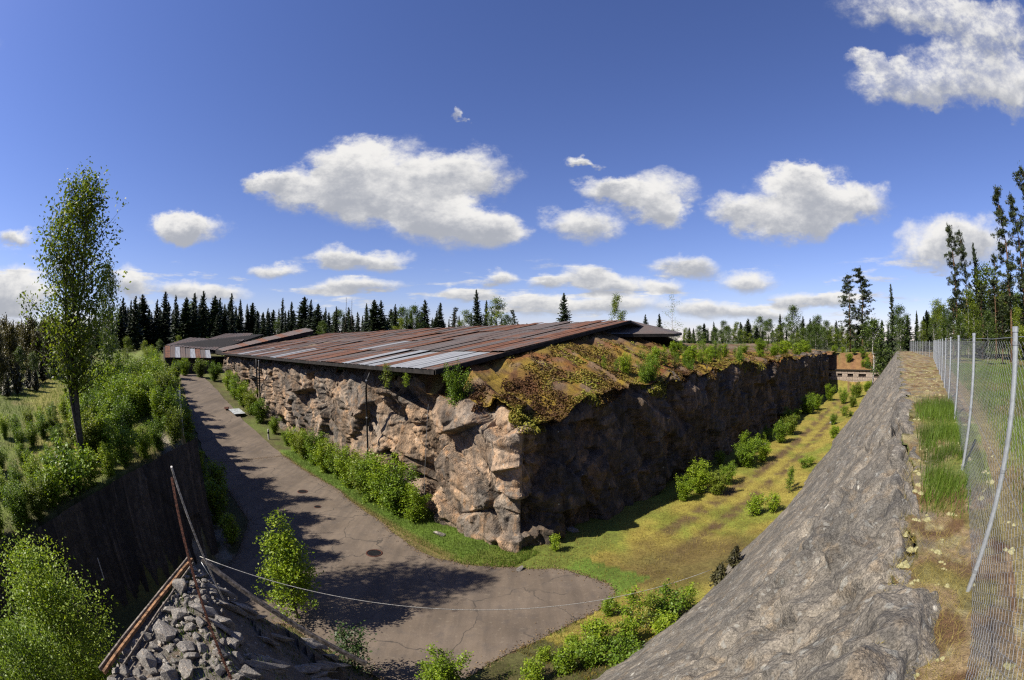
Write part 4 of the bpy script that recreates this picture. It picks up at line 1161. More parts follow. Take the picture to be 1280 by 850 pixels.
def build_forest():
    rr = random.Random(11)
    def top_tree(az, el, kind, d):
        x, y = polar(az, d); z = ground_z(x, y) - .1; h = EYE + d * math.tan(R(el)) - z
        SEG = [(-61, 'behind the far left meadow'), (-52, 'behind the big leafy tree'), (-45, 'just left of the striped shed'), (-38, 'above the striped shed'), (-31.5, 'above the far grey roof'), (-24, 'above the raised brown roof'),
               (-16, 'above the left end of the long rusty roof'), (-7, 'above the left middle of the rusty roof'), (8, 'above the right part of the rusty roof'), (22, 'right of the roof peak'), (31, 'above the middle of the black rock face'),
               (38, 'above the far part of the black rock face'), (45.5, 'above the far masonry wall'), (52, 'at the end of the rock slope'), (58, 'at the end of the ridge fence'), (90, 'behind the near fence bays')]
        where = next(w for lim, w in SEG if az < lim)
        row = 'front row ' if d < 129 and az < 22 else ('back row ' if az < 22 else '')
        grp = row + where; where = (('in the ' + row) if row else '') + where
        if kind == 's': plant('spruce_tree', rr.choice(SPR), x, y, z, h, None, 'dark pointed spruce ' + where, 'tree', 'spruces, ' + grp, rr.choice((.85, 1.0, 1.15, 1.35, 1.6)), (rr.uniform(-.03, .03), rr.uniform(-.03, .03)))
        elif kind == 'd': plant('dead_spruce', DEAD, x, y, z, h, None, 'bare grey dead spruce ' + where.replace('in the front row ', ''), 'tree', 'dead spruces, ' + grp)
        elif kind == 'p': plant('pine_tree', PIN[0], x, y, z, h, None, 'round topped small pine ' + where, 'tree', 'pines, ' + grp)
        elif kind == 'b': plant('birch_tree', rr.choice(BIR), x, y, z, h, None, 'green leafy birch ' + where, 'tree', 'birches, ' + grp, wide=min(1.25, 9.0 / h * 1.5))
    for az, el, k in SKYLINE:
        d = rr.uniform(108, 128) if az < 8 else (rr.uniform(120, 140) if az < 45 else rr.uniform(66, 80))
        if az > 60: d = 48
        top_tree(az, el, k, d)
    # deeper rows
    az = -71.0
    while az < 2:
        base = np.interp(az, [-70, -56, -50, -36, -30, -20, -5, 2], [1.9, 2.4, 4.0, 4.6, 3.6, 3.8, 3.2, 2.6])
        top_tree(az, base + rr.uniform(-.9, .35), 's' if rr.random() < .93 else 'b', rr.uniform(130, 165)); az += rr.uniform(.5, .8)
    az = -70
    while az < -5:
        hi = np.interp(az, [-70, -57, -50, -34, -28, -5], [1.6, 2.2, 4.6, 4.4, 3.4, 3.0]); top_tree(az, rr.uniform(hi - 1.8, hi), 's' if rr.random() < .85 else 'b', rr.uniform(102, 128)); az += rr.uniform(.6, 1.3)
    az = 1.0
    while az < 74:
        base = np.interp(az, [1, 14, 22, 30, 44, 50, 58, 72], [1.6, 1.2, 1.5, 1.9, 1.9, 2.6, 4.0, 5.2])
        d = rr.uniform(140, 180) if az < 44 else (rr.uniform(80, 110) if az < 56 else rr.uniform(48, 66))
        top_tree(az, base + rr.uniform(-.6, .4), 's' if rr.random() < .4 else 'b', d); az += rr.uniform(.55, .95) * (1 if az < 44 else 1.25)
    # lower birch growth in front of the far right wood
    az = 22.0
    while az < 47:
        top_tree(az, rr.uniform(.6, 1.7), 'b' if rr.random() < .8 else 's', rr.uniform(98, 118)); az += rr.uniform(.5, .9)
    # trees that stand out
    def one(kind, src, az, el, d, label, wide=1.0, z=None):
        x, y = polar(az, d); zz = ground_z(x, y) - .1 if z is None else z; plant(kind, src, x, y, zz, EYE + d * math.tan(R(el)) - zz, None, label, 'tree', None, wide)
    one('spruce_tree', SPR[1], 6.57, 5.93, 92, 'lone spruce standing above the middle of the rusty roof ridge')
    one('birch_tree', BIR[2], 13.35, 5.3, 70, 'lone round birch right behind the roof peak', .75)
    one('birch_tree', BARE, 20.3, 5.45, 52, 'thin sparse birch with few leaves right of the grey hipped roof')
    one('pine_tree', PIN[0], 43.59, 7.48, 101, 'shorter left pine of the dark pair above the far masonry wall', 1.15)
    one('pine_tree', PIN[0], 45.29, 8.18, 103, 'taller right pine of the dark pair above the far masonry wall', 1.3)
    one('spruce_tree', SPRT, 49.35, 6.5, 74, 'slim lone spruce between the pine pair and the fence')
    one('pine_tree', PIN[2], 58.5, 12.5, 46, 'tall dark pine, leftmost of the high group behind the fence', .8)
    one('pine_tree', PIN[0], 60.1, 11.8, 47, 'thin high pine close beside the leftmost tall pine behind the fence', .55)
    one('spruce_tree', SPR[0], 61.73, 10.57, 50, 'slender spruce amid the tall pines behind the fence', .8)
    one('pine_tree', PIN[1], 66.5, 15.9, 42, 'highest straight pine behind the near fence post', .8)
    one('pine_tree', PIN[2], 68.6, 15.0, 43, 'tall pine with open crown right behind the nearest fence post', .75)
    one('pine_tree', PIN[0], 71.6, 17.6, 38, 'tallest pine cut by the right edge of the view', .8)
    one('pine_tree', PIN[1], 64.6, 9.0, 52, 'lower pine in the gap of the tall group behind the fence', .8)
    for az, el, d, k in ((57.0, 3.2, 40, 0), (59.0, 2.6, 36, 1), (61.0, 3.6, 38, 2), (63.0, 2.9, 34, 0), (65.2, 3.8, 35, 1), (67.6, 3.0, 33, 2), (69.8, 4.2, 34, 0), (72.2, 3.4, 32, 1), (55.2, 2.4, 48, 0), (53.6, 1.9, 54, 2), (58.0, 4.6, 44, 1), (60.2, 5.2, 45, 2), (62.2, 5.8, 44, 0), (64.2, 6.4, 46, 1), (66.4, 6.0, 45, 2), (68.6, 6.8, 44, 0), (70.8, 6.2, 43, 1), (73.0, 7.0, 42, 2), (56.2, 3.6, 52, 2)):
        x, y = polar(az, d); z = ground_z(x, y); hh_ = EYE + d * math.tan(R(el)) - z
        if el > 3.5 and k != 2: plant('pine_tree', PIN[k], x, y, z, hh_, None, 'short bushy pine under the tall pines behind the fence', 'tree', 'short pines under the tall pines', 1.25)
        else: plant('birch_tree', BIR[k], x, y, z, hh_, None, 'low leafy birch under the tall pines behind the fence', 'tree', 'birches under the tall pines')
    # left side
    for az, el, d, h_, k in ((-66.8, 1.4, 46, 0, 0), (-64.0, 2.2, 52, 0, 1), (-68.8, .6, 40, 0, 1), (-61.6, 1.9, 56, 0, 0), (-59.2, 1.2, 60, 0, 1), (-70.2, 1.6, 44, 0, 0), (-67.9, 1.9, 54, 0, 1), (-65.4, 1.5, 58, 0, 0), (-63.0, .9, 50, 0, 1), (-60.4, 2.2, 64, 0, 0), (-57.6, 1.8, 62, 0, 1), (-56.0, 1.4, 58, 0, 0)):
        x, y = polar(az, d); z = ground_z(x, y); plant('olive_tree', OLI[k], x, y, z, EYE + d * math.tan(R(el)) - z, None, 'olive brown young tree at the left meadow edge', 'tree', 'olive brown trees by the meadow')
    for az, el, d in ((-66.0, -2.6, 38), (-64.2, -3.2, 40), (-62.2, -2.2, 45), (-60.4, -1.6, 48), (-67.6, -3.6, 36), (-58.3, -1.7, 52), (-63.2, -3.8, 39)):
        x, y = polar(az, d); z = ground_z(x, y); plant('juniper_bush', rr.choice(JUN), x, y, z, max(1.5, EYE + d * math.tan(R(el)) - z), None, 'dark brownish juniper beside the left meadow track', 'bush', 'junipers by the meadow', 2.2)
    for az, el, d in ((-63.6, -1.5, 43), (-65.5, -.9, 44), (-55.0, 0.0, 55), (-52.0, .4, 60), (-47.5, -.2, 62), (-50.0, .2, 66), (-45.5, 0.0, 88), (-43.0, .4, 92)):
        x, y = polar(az, d); z = ground_z(x, y); plant('young_birch', rr.choice(BIR), x, y, z, EYE + d * math.tan(R(el)) - z, None, 'young green birch in front of the dark left forest', 'tree', 'young birches before the left forest', 1.2)
    one('birch_tree', BIR[0], -53.2, 8.0, 29, 'tall slim birch with pale trunk just right of the big tree', .55)


build_forest()


def build_left_plants():
    rr = random.Random(21)
    big = broadleaf('big_tree', 300, 10.3, 2.5, 5, 32, 8, 12, .14, .28, .19, .12, .9, .095, tip=.12, ragged=.86, mat_leaf='leaf_tree', up=.35, shape=.7)
    x, y = polar(-57.6, 18.0); z = ground_z(x, y)
    plant('big_tree', big, x, y, z - .1, EYE + 18 * math.tan(R(18.0)) - z, .6, 'big tall leafy tree with dark twin trunk at the left', 'tree')
    ROWN = ['on the wall edge', 'near the wall edge', 'in the middle', 'towards the back', 'at the back']
    k = 0
    for row in range(5):
        az = -71.5 + row * .7
        while az < -43.5:
            d = np.interp(az, [-72, -60, -50, -43], [14.6, 17.0, 21.0, 25.0]) + row * 2.1 + rr.uniform(-.7, .7)
            el = np.interp(az, [-72, -66, -61, -57, -53, -48, -44], [-9.5, -8.2, -7.4, -4.6, -1.2, -1.6, -3.2]) - (4 - row) * 1.5 + rr.uniform(-.8, .6)
            x, y = polar(az, d)
            n = x * NN[0] + y * NN[1]
            if az < -58 and row > 1 and rr.random() < .38: az += 1.5; continue
            if x < xwall(y) - .7 and n < 1.2:
                z = ground_z(x, y); h = max(1.9 if az > -58 else 1.1, min(4.3, EYE + d * math.tan(R(el)) - z))
                plant('shrub', SHR[k % 5], x, y, z - .05, h, None, 'bright green shrub ' + ROWN[row] + ' of the thicket ' + ('at the far left' if az < -63 else 'left of the big tree' if az < -57 else 'right of the big tree' if az < -50 else 'by the bank fence'), 'shrub', 'thicket ' + ROWN[row] + (' far left' if az < -63 else ' left' if az < -57 else ' right' if az < -50 else ' by fence'), rr.uniform(1.0, 1.3) if h < 2.6 else rr.uniform(.75, 1.0), None, 'leaves', 'stems'); k += 1
            az += rr.uniform(2.2, 3.2) * (17 / d)
    for i in range(13):
        y = 2.6 + i * .92; x = xwall(y) - rr.uniform(.5, 1.0); z = ground_z(x, y)
        plant('edge_shrub', (SHR + LOW)[i % 8], x, y, z - .05, rr.uniform(1.2, 1.9), None, 'ragged shrub leaning over the top edge of the drilled wall', 'shrub', 'shrubs on the drilled wall edge', 1.1, None, 'leaves', 'stems')
    # the bush at the bottom left corner
    src = broadleaf('corner_bush', 310, 4.9, 1.5, 9, 16, 6, 22, .075, .2, .2, .2, .7, .03, mat_leaf='leaf_fresh')
    plant('corner_bush', src, -9.4, 3.6, 0, 4.75, 1.0, 'large bright bush filling the bottom left corner', 'shrub', None, 1.05, None, 'leaves', 'stems')
    plant('corner_bush', src, -8.2, 1.9, 0, 4.3, 3.0, 'second bright bush below the corner bush at the bottom left', 'shrub', None, 1.0, None, 'leaves', 'stems')
    # bank between wall and road, far side of the fence
    for i in range(42):
        s = 19.2 + i * 1.1 + rr.uniform(-.6, .6); n = rr.uniform(2.6, 4.2) if i % 3 == 0 else rr.uniform(.4, 1.3); x, y = SN(s, n); z = ground_z(x, y)
        plant('bank_shrub', SHR[i % 5] if i % 3 else LOW[i % 3], x, y, z - .05, rr.uniform(1.2, 2.3), None, 'leafy shrub on the shaded bank left of the road, ' + ('near the drilled wall' if i < 12 else 'half way along' if i < 26 else 'near the end shed'), 'shrub', 'road bank shrubs, ' + ('near' if i < 12 else 'middle' if i < 26 else 'far'), 1.0, None, 'leaves', 'stems')
    # shrubs between road and sunlit rock face
    for i, (s, n, h, w) in enumerate([(17.6, 12.2, 2.0, 1.2), (18.9, 11.9, 2.7, 1.2), (20.2, 12.1, 2.9, 1.15), (21.6, 12.0, 2.8, 1.1), (23.0, 12.2, 2.4, 1.1), (24.6, 12.1, 2.5, 1.1), (26.4, 12.3, 2.1, 1.1), (28.2, 12.1, 2.3, 1.1), (30.4, 12.3, 2.5, 1.1),
                                      (32.4, 12.2, 2.3, 1.1), (34.6, 12.3, 2.1, 1.1), (37, 12.4, 1.5, 1.1), (41, 12.5, 1.6, 1.1), (45, 12.2, 2.4, 1.2), (48, 12.0, 2.6, 1.2), (51, 11.8, 2.8, 1.2), (54, 11.6, 2.7, 1.2), (58, 11.6, 2.4, 1.2), (64, 10.6, 2.6, 1.2), (67, 8.8, 2.7, 1.2), (69, 6.5, 2.6, 1.2), (66, 4.8, 2.6, 1.2)]):
        x, y = SN(s, n); z = ground_z(x, y)
        where = 'nearest of the row at the foot of the sunlit rock face' if i == 0 else 'at the foot of the sunlit rock face, ' + ('in the big near clump' if s < 27.5 else 'in the middle of the row' if s < 42 else 'in the far clump' if s < 60 else 'before the end shed')
        plant('roadside_shrub', SHR[i % 5], x, y, z - .05, h, None, 'green shrub ' + where, 'shrub', None if i == 0 else 'shrubs below the sunlit face, ' + ('near' if s < 27.5 else 'middle' if s < 42 else 'far' if s < 60 else 'end'), w, None, 'leaves', 'stems')
    # moat floor
    for i, (x, y, h, w) in enumerate([(9.6, 22.9, 1.5, 1.2), (11.0, 23.9, 1.9, 1.2), (11.9, 23.3, 1.5, 1.4), (13.4, 24.8, 1.4, 1.3), (16.6, 28.0, 1.9, 1.4), (18.6, 28.9, 1.6, 1.4), (17.4, 29.4, 2.2, 1.1), (26.4, 36.2, 1.9, 1.4), (23.4, 33.6, 2.0, 1.3),
                                      (36, 45.6, 2.4, 1.3), (39, 47.5, 2.0, 1.3), (47, 54, 2.4, 1.2), (51.5, 51.8, 2.3, 1.2), (46.6, 50.0, 2.2, 1.2), (55, 56.5, 1.8, 1.3), (58, 56.2, 1.5, 1.2), (61, 58.5, 1.4, 1.3), (43, 44.2, 1.6, 1.2), (33, 37.0, 1.2, 1.3), (29, 40.5, 1.8, 1.3)]):
        plant('moat_shrub', SHR[(i * 2) % 5], x, y, None, h, None, 'green shrub on the moat floor, ' + ('in the nearest clump' if x < 14 else 'in the second clump' if x < 20 else 'in the third clump' if x < 34 else 'in front of the masonry wall'), 'shrub', 'moat floor shrubs, ' + ('first clump' if x < 14 else 'second clump' if x < 20 else 'third clump' if x < 34 else 'far end'), w, None, 'leaves', 'stems')
    for i in range(26):
        u = rr.uniform(20, 66); p = rr.choice((rr.uniform(-12.9, -11.3), rr.uniform(-6.8, -5.6))); x, y = UP(u, p)
        plant('moat_seedling', (LOW + SAP)[i % 6], x, y, None, rr.uniform(.5, 1.2), None, 'small seedling on the moat floor ' + ('under the black face' if p < -9 else 'along the foot of the rock slope'), 'plant', 'moat seedlings ' + ('under the black face' if p < -9 else 'along the rock slope'), 1.2, None, 'leaves', 'stems')
    plant('low_plant', LOW[0], 1.85, 17.75, None, .75, None, 'small leafy plant alone at the foot of the rock corner', 'plant', None, .9, None, 'leaves', 'stems')
    for x, y, h in ((15.3, 20.4, 1.5), (15.9, 21.2, 1.1)):
        plant('sapling', SAP[2], x, y, None, h, None, 'thin sapling at the foot of the rock slope by the track', 'sapling', 'saplings by the track', 1.0, None, 'leaves', 'stems')
    # verge under the rock slope
    for i, (x, y, h, s_) in enumerate([(2.3, 10.1, 1.0, LOW[0]), (3.5, 11.0, 1.5, SAP[0]), (3.9, 10.7, 1.3, SAP[1]), (1.3, 9.2, .8, LOW[0]), (.5, 8.9, .7, LOW[2]), (4.6, 11.2, 1.2, LOW[1]), (4.2, 10.2, .8, LOW[2]), (2.8, 9.2, 1.0, LOW[1]), (3.2, 10.1, .8, LOW[2]),
                                       (2.0, 9.4, .9, LOW[1]), (5.4, 11.3, 1.1, SAP[0]), (1.7, 10.2, .6, LOW[2]), (3.1, 12.2, .7, LOW[2]), (.9, 9.9, .5, LOW[0])]):
        plant('verge_shrub', s_, x, y, None, h, None, 'low leafy shrub on the verge between road end and rock slope', 'shrub', 'shrubs on the verge', 1.1, None, 'leaves', 'stems')
    for x, y, h in ((6.9, 12.3, .9), (7.6, 12.7, .8)):
        plant('verge_pine', JUN[0], x, y, None, h, None, 'small dark conifer seedling low on the rock slope edge', 'plant', 'conifer seedlings', 2.0)
    small = broadleaf('small_tree', 320, 3.9, 1.25, 4, 24, 6, 15, .10, .10, .13, .07, shape=.5, rise=.8, trunk_r=.03, mat_leaf='leaf_fresh')
    plant('small_tree', small, -6.9, 11.2, 0, 3.75, 2.0, 'small light green tree beside the rubble bank at the road', 'tree')
    plant('dark_bush', SHD, -4.2, 8.9, 0, 1.75, None, 'dark thin bush at the foot of the slabs, bottom centre left', 'shrub', None, 1.1, None, 'leaves', 'stems')
    plant('front_bush', SHR[2], -1.75, 8.75, 0, 1.35, None, 'green bush at the bottom edge in front of the road', 'shrub', None, 1.3, None, 'leaves', 'stems')
    # on the block
    def on_top(az, d, h, src, label, grp=None, w=1.0, dz=0):
        x, y = polar(az, d); plant('rock_sapling', src, x, y, top_z(x, y) + dz - .05, h, None, label, 'sapling', grp, w, None, 'leaves', 'stems')
    on_top(-6.9, 20.6, 2.3, SHR[1], 'yellow green bush rooted in the rock lip beside the pillar', None, .75, -.6)
    on_top(-15.9, 23.0, 1.3, SAP[1], 'thin sapling hanging at the roof corner over the rock face', None, 1.0, -.5)
    on_top(-13.4, 22.1, .7, SAP[0], 'tiny sapling under the pale roof sheets', None, 1.2)
    lab = 'young sapling growing on the mossy rock top'; i = 0
    while i < 74:
        b = rr.uniform(1.2, 14); u = rr.uniform(2, 72) if i % 2 else rr.uniform(1, 24); p = PF - b
        x, y = UP(U0 + u, p); a = x * NN[0] + y * NN[1] - NF; s = x * SL[0] + y * SL[1]
        if a < 2.5 or s > 13.2 - rr.random() * 3: continue
        h = rr.uniform(.5, 1.35) * (1 if u < 30 else 1.5)
        plant('rock_sapling', (SAP + LOW[:1] + [SHR[0]])[i % 5], x, y, top_z(x, y) - .06, h, None, ('tall' if h > 1.25 else 'short') + ' sapling on the rock top, ' + ('near the rock corner' if u < 9 else 'below the grey hipped roof' if u < 20 else 'right of the hipped roof, ' + ('on the lip' if b < 3 else 'close to the edge' if b < 5.5 else 'well back') if u < 42 else 'towards the far right end'), 'sapling', ('tall' if h > 1.25 else 'short') + ' rock top saplings, ' + ('corner' if u < 9 else 'hip roof' if u < 20 else 'middle ' + ('lip' if b < 3 else 'edge' if b < 5.5 else 'back') if u < 42 else 'far end'), 1.0 + (.5 if u > 30 else 0), None, 'leaves', 'stems'); i += 1
    for u, h in ((9.5, 1.6), (10.2, 1.9), (15.2, 1.2), (24.5, 1.6)):
        x, y = UP(U0 + u, PF - .5); plant('rock_sapling', SHR[3], x, y, top_z(x, y) - .5, h, None, 'leafy sapling on the very edge of the black rock face', 'sapling', 'saplings on the rock edge', .7, None, 'leaves', 'stems')
    # heather bank
    for i in range(14):
        x, y = UP(rr.uniform(89, 95), rr.uniform(-15, -4)); plant('bank_bush', LOW[i % 3], x, y, None, rr.uniform(.8, 1.7), None, 'low bush on the reddish bank above the far masonry wall', 'shrub', 'bushes above the masonry wall', 1.3, None, 'leaves', 'stems')


build_left_plants()


# ------------------------------------------------------------------ ground cover
def blades(name, X, Y, Z, hmin, hmax, wid, m, label, seed, bend=.35):
    rs = np.random.default_rng(seed); n = len(X); h = rs.uniform(hmin, hmax, n); a = rs.uniform(0, 6.283, n); b = rs.uniform(0, 6.283, n)
    B = np.stack([X, Y, Z - .02], 1); sd = np.stack([np.cos(a), np.sin(a), 0 * a], 1) * (wid * rs.uniform(.6, 1.3, n))[:, None]
    tip = B + np.stack([np.cos(b) * h * bend * rs.uniform(.2, 1.4, n), np.sin(b) * h * bend * rs.uniform(.2, 1.4, n), h], 1)
    V = np.stack([B - sd, B + sd, tip], 1).reshape(-1, 3); F = np.arange(3 * n).reshape(-1, 3)
    t = np.clip(.5 + .9 * fbm(X * .8, Y * .8, seed=seed) + rs.normal(size=n) * .17, 0, 1)
    o = link(name, npmesh(name, V, F, {'tint': np.repeat(t, 3)}), M[m]); tag(o, label, 'grass' if 'moss' not in name else 'moss', None, 'stuff'); return o


def cover():
    rs = np.random.default_rng(77)
    # tall fresh grass on the ridge path
    n = 12000; u = 4.6 + 8.0 * rs.beta(1.6, 2.4, n); p = .5 + rs.beta(1.6, 1.1, n) * (fence_p(u) - .42); P = np.outer(u, UU) + np.outer(p, PP); keep = rs.random(n) < sstep(-.55, .35, fbm(P[:, 0] * 1.3, P[:, 1] * 1.3, seed=19))
    P = P[keep]; Z = H(P[:, 0], P[:, 1])[0]; blades('path_grass', P[:, 0], P[:, 1], Z, .08, .32, .0055, 'grass', 'tall fresh green grass on the ridge path by the fence', 1)
    # straw on the path
    n = 26000; u = 1 + 30 * rs.random(n) ** 2.2; p = rs.uniform(.25, 1, n) * fence_p(u); P = np.outer(u, UU) + np.outer(p, PP)
    Z = H(P[:, 0], P[:, 1])[0]; blades('straw', P[:, 0], P[:, 1], Z, .02, .10, .0018, 'grass_dry', 'dry straw lying along the ridge path', 2, 1.6)
    # beyond the fence
    n = 16000; u = 2 + 28 * rs.random(n); p = fence_p(u) + .8 + 11 * rs.random(n) ** 1.2; P = np.outer(u, UU) + np.outer(p, PP)
    Z = H(P[:, 0], P[:, 1])[0]; blades('meadow_grass', P[:, 0], P[:, 1], Z, .12, .42, .008, 'grass', 'rough green meadow grass behind the fence', 3)
    # moat floor
    n = 30000; u = 7 + 66 * rs.random(n) ** 1.7; p = rs.uniform(-13.6, -5.4, n); P = np.outer(u, UU) + np.outer(p, PP)
    k = ~inside(ROAD, P[:, 0], P[:, 1]) & (fbm(P[:, 0] * .4, P[:, 1] * .4, seed=5) > -.35); P = P[k]; Z = H(P[:, 0], P[:, 1])[0]
    blades('moat_grass', P[:, 0], P[:, 1], Z, .04, .17, .012, 'grass_dry', 'yellow grass on the floor of the right moat', 4)
    # strip under the rock
    n = 26000; s = 11 + 24 * rs.random(n) ** 1.4; q = rs.uniform(10.7, 13.8, n); P = np.outer(s, SL) + np.outer(q, NN); k = ~inside(ROAD, P[:, 0], P[:, 1]) & (P @ PP < -8.5); P = P[k]; Z = H(P[:, 0], P[:, 1])[0]
    blades('strip_grass', P[:, 0], P[:, 1], Z, .05, .2, .010, 'grass', 'short bright green grass between road and rock face', 5)
    # verge
    n = 9000; u = rs.uniform(-1.5, 10, n); p = rs.uniform(-9.5, -5.0, n); P = np.outer(u, UU) + np.outer(p, PP); k = ~inside(ROAD, P[:, 0], P[:, 1]) & (fbm(P[:, 0] * .9, P[:, 1] * .9, seed=8) > -.1); P = P[k]; Z = H(P[:, 0], P[:, 1])[0]
    blades('verge_grass', P[:, 0], P[:, 1], Z, .04, .2, .009, 'grass', 'patchy grass on the verge by the road end', 6)
    n = 22000; az = np.radians(rs.uniform(-72, -46, n)); d = 15 + 45 * rs.random(n); X, Y = d * np.sin(az), d * np.cos(az); k = (X < xwall(Y) - .5) & (X * NN[0] + Y * NN[1] < 1.0); X, Y = X[k], Y[k]; Z = H(X, Y)[0]
    blades('left_meadow_grass', X, Y, Z, .08, .35, .016, 'grass', 'grass of the left meadow and under the thicket', 7)
    # brown leaf litter crumbling over the road edge
    idx = rs.integers(0, len(ROAD), 9000); q = ROAD[idx] + rs.normal(size=(9000, 2)) * np.where(rs.random(9000) < .8, .10, .28)[:, None]
    V, F = leaf_quads(np.column_stack([q, np.full(len(q), .035) + rs.uniform(0, .02, len(q))]), .06, 2.5, .6, rs=rs)
    o = link('leaf_litter', npmesh('leaf_litter', V, F, {'tint': np.repeat(np.clip(rs.normal(.65, .3, len(q)), 0, 1), 4)}), M['litter']); tag(o, 'brown leaf litter along the edges of the road', 'litter', None, 'stuff')
    # moss over the shoulder of the block
    n = 60000; u = -0.6 + 42 * rs.random(n) ** 1.9; b = .1 + 5.4 * rs.random(n) ** 1.25; P = np.outer(U0 + u, UU) + np.outer(PF - b, PP)
    X, Y = P[:, 0], P[:, 1]; a = X * NN[0] + Y * NN[1] - NF
    f = fbm(X * .7, Y * .7, octv=4, seed=9); k = (f > -.12 + .25 * rs.random(len(f))) & (a > .15); X, Y, f = X[k], Y[k], f[k]
    lump = fbm(X * 2.2, Y * 2.2, octv=2, seed=10)
    Z = block_top(X, Y) + .10 * np.clip(lump + .3, 0, 1) + rs.uniform(0, .05, len(X))
    # and hanging down over the lip
    m = 26000; cidx = np.where((LIP['arc'] > -2.6) & (LIP['arc'] < 46))[0]; c = rs.choice(cidx, m); hang = fbm(LIP['arc'][c] * .5, c * 0., octv=4, seed=29)
    r_ = np.clip((LIP['nz'] + 3 - rs.random(m) ** 1.6 * (5 + 22 * np.clip(hang + .25, 0, 1))).astype(int), 2, LIP['X'].shape[0] - 1)
    o_ = rs.uniform(.0, .10, m)
    X = np.concatenate([X, LIP['X'][r_, c] + LIP['nrm'][c, 0] * o_]); Y = np.concatenate([Y, LIP['Y'][r_, c] + LIP['nrm'][c, 1] * o_]); Z = np.concatenate([Z, LIP['Z'][r_, c] + .03 + rs.normal(size=m) * .04])
    V, F = leaf_quads(np.stack([X, Y, Z], 1), .11, .8, .75, rs=rs)
    t = np.clip(.5 + 1.3 * fbm(X * .55, Y * .55, octv=3, seed=12) + rs.normal(size=len(X)) * .16, 0, 1)
    o = link('moss', npmesh('moss', V, F, {'tint': np.repeat(t, 4)}), M['moss'], BLOCK); o['kind'] = 'stuff'
    # lichen cushions on the path near the camera
    C = []; 
    m, nt, bs = mat('pale_lichen'); nn = noise(nt, objco(nt), 60, 4, .7); nt.links.new(mixc(nt, mapr(nt, nn, .3, .7), (.18, .165, .07), (.33, .31, .17)), bs.inputs['Base Color']); bump(nt, bs, nn, .9, .02)
    g = Geo(); rr = random.Random(3)
    spots = [(a_, b_, c_ * .6) for a_, b_, c_ in [(3.2, .62, .1), (3.0, .7, .08), (3.5, .66, .1), (4.1, .6, .11), (2.7, .58, .07), (4.8, .8, .1), (2.2, .7, .07)] * 0 + [(3.2, .36, .13), (3.35, .46, .11), (3.6, .4, .12), (3.9, .42, .13), (4.2, .38, .10), (4.6, .48, .12), (3.0, .52, .09), (2.8, .62, .08), (2.6, .66, .09), (3.3, .74, .10), (3.7, .76, .09), (4.1, .74, .08), (2.3, .5, .07), (2.1, .62, .07), (5.6, .5, .12), (6.1, .46, .14), (6.6, .5, .1)] ] + [(rr.uniform(1.6, 26), rr.uniform(.5, 1.9), rr.uniform(.025, .09)) for _ in range(150)]
    for u, p, r in spots:
        x, y = UP(u, p); z = ground_z(x, y); n1, n2 = 9, 4
        for q in range(3):
            cx, cy, rr_ = x + rr.uniform(-.8, .8) * r, y + rr.uniform(-.8, .8) * r, r * rr.uniform(.45, .8); V = [(cx, cy, z + rr_ * .38)]; Fq = []
            for i in range(1, n2 + 1):
                for j in range(n1):
                    e = i / n2; th = 2 * math.pi * j / n1; k = rr_ * e * rr.uniform(.85, 1.15); V.append((cx + k * math.cos(th), cy + k * math.sin(th), z + rr_ * .38 * (1 - e ** 2) * rr.uniform(.8, 1.15) - .02 * e))
            for j in range(n1): Fq.append((0, 1 + j, 1 + (j + 1) % n1))
            for i in range(n2 - 1):
                for j in range(n1): Fq.append((1 + i * n1 + j, 1 + (i + 1) * n1 + j, 1 + (i + 1) * n1 + (j + 1) % n1, 1 + i * n1 + (j + 1) % n1))
            g.add(V, Fq)
    o = link('lichen', g.mesh('lichen', True), m); tag(o, 'pale yellow reindeer lichen cushions along the ridge path', 'lichen', None, 'stuff')


cover()


# ------------------------------------------------------------------ fences
def bay_mesh(L, h, pitch=.068, r=.0017):
    g = Geo(); n = int(L / pitch); m = int(h / (pitch * .5)); V = []; F = []
    step = pitch * .5
    for i in range(n):
        x0 = (i + .5) * pitch
        for j in range(m + 1):
            x = x0 + (step if j % 2 else -step) * (1 if i % 2 == 0 else -1); y = .004 * (1 if (j + i) % 2 else -1); z = j * step
            for k in range(3):
                t = 2.094 * k; V.append((x + r * math.cos(t), y + r * math.sin(t), z))
        o = i * (m + 1) * 3
        for j in range(m):
            for k in range(3): F.append((o + j * 3 + k, o + j * 3 + (k + 1) % 3, o + (j + 1) * 3 + (k + 1) % 3, o + (j + 1) * 3 + k))
    me = npmesh('wire_mesh', V, F); me.materials.append(M['wire']); return me


def post_mesh(h, r=.024):
    g = Geo(); k = 10
    g.tube([(0, 0, -.25), (0, 0, h)], [r, r], k)
    me = g.mesh('fence_post', True); me.materials.append(M['galv']); me.polygons.foreach_set('use_smooth', np.full(len(me.polygons), False)); return me


def ring(name, r, z0, z1, m):
    g = Geo(); g.tube([(0, 0, z0), (0, 0, z1)], [r, r], 10); me = g.mesh(name); me.materials.append(M[m]); return me


CAP = ring('post_cap', .028, -.02, .014, 'galv'); CLAMP = ring('clamp', .027, -.012, .012, 'wire')


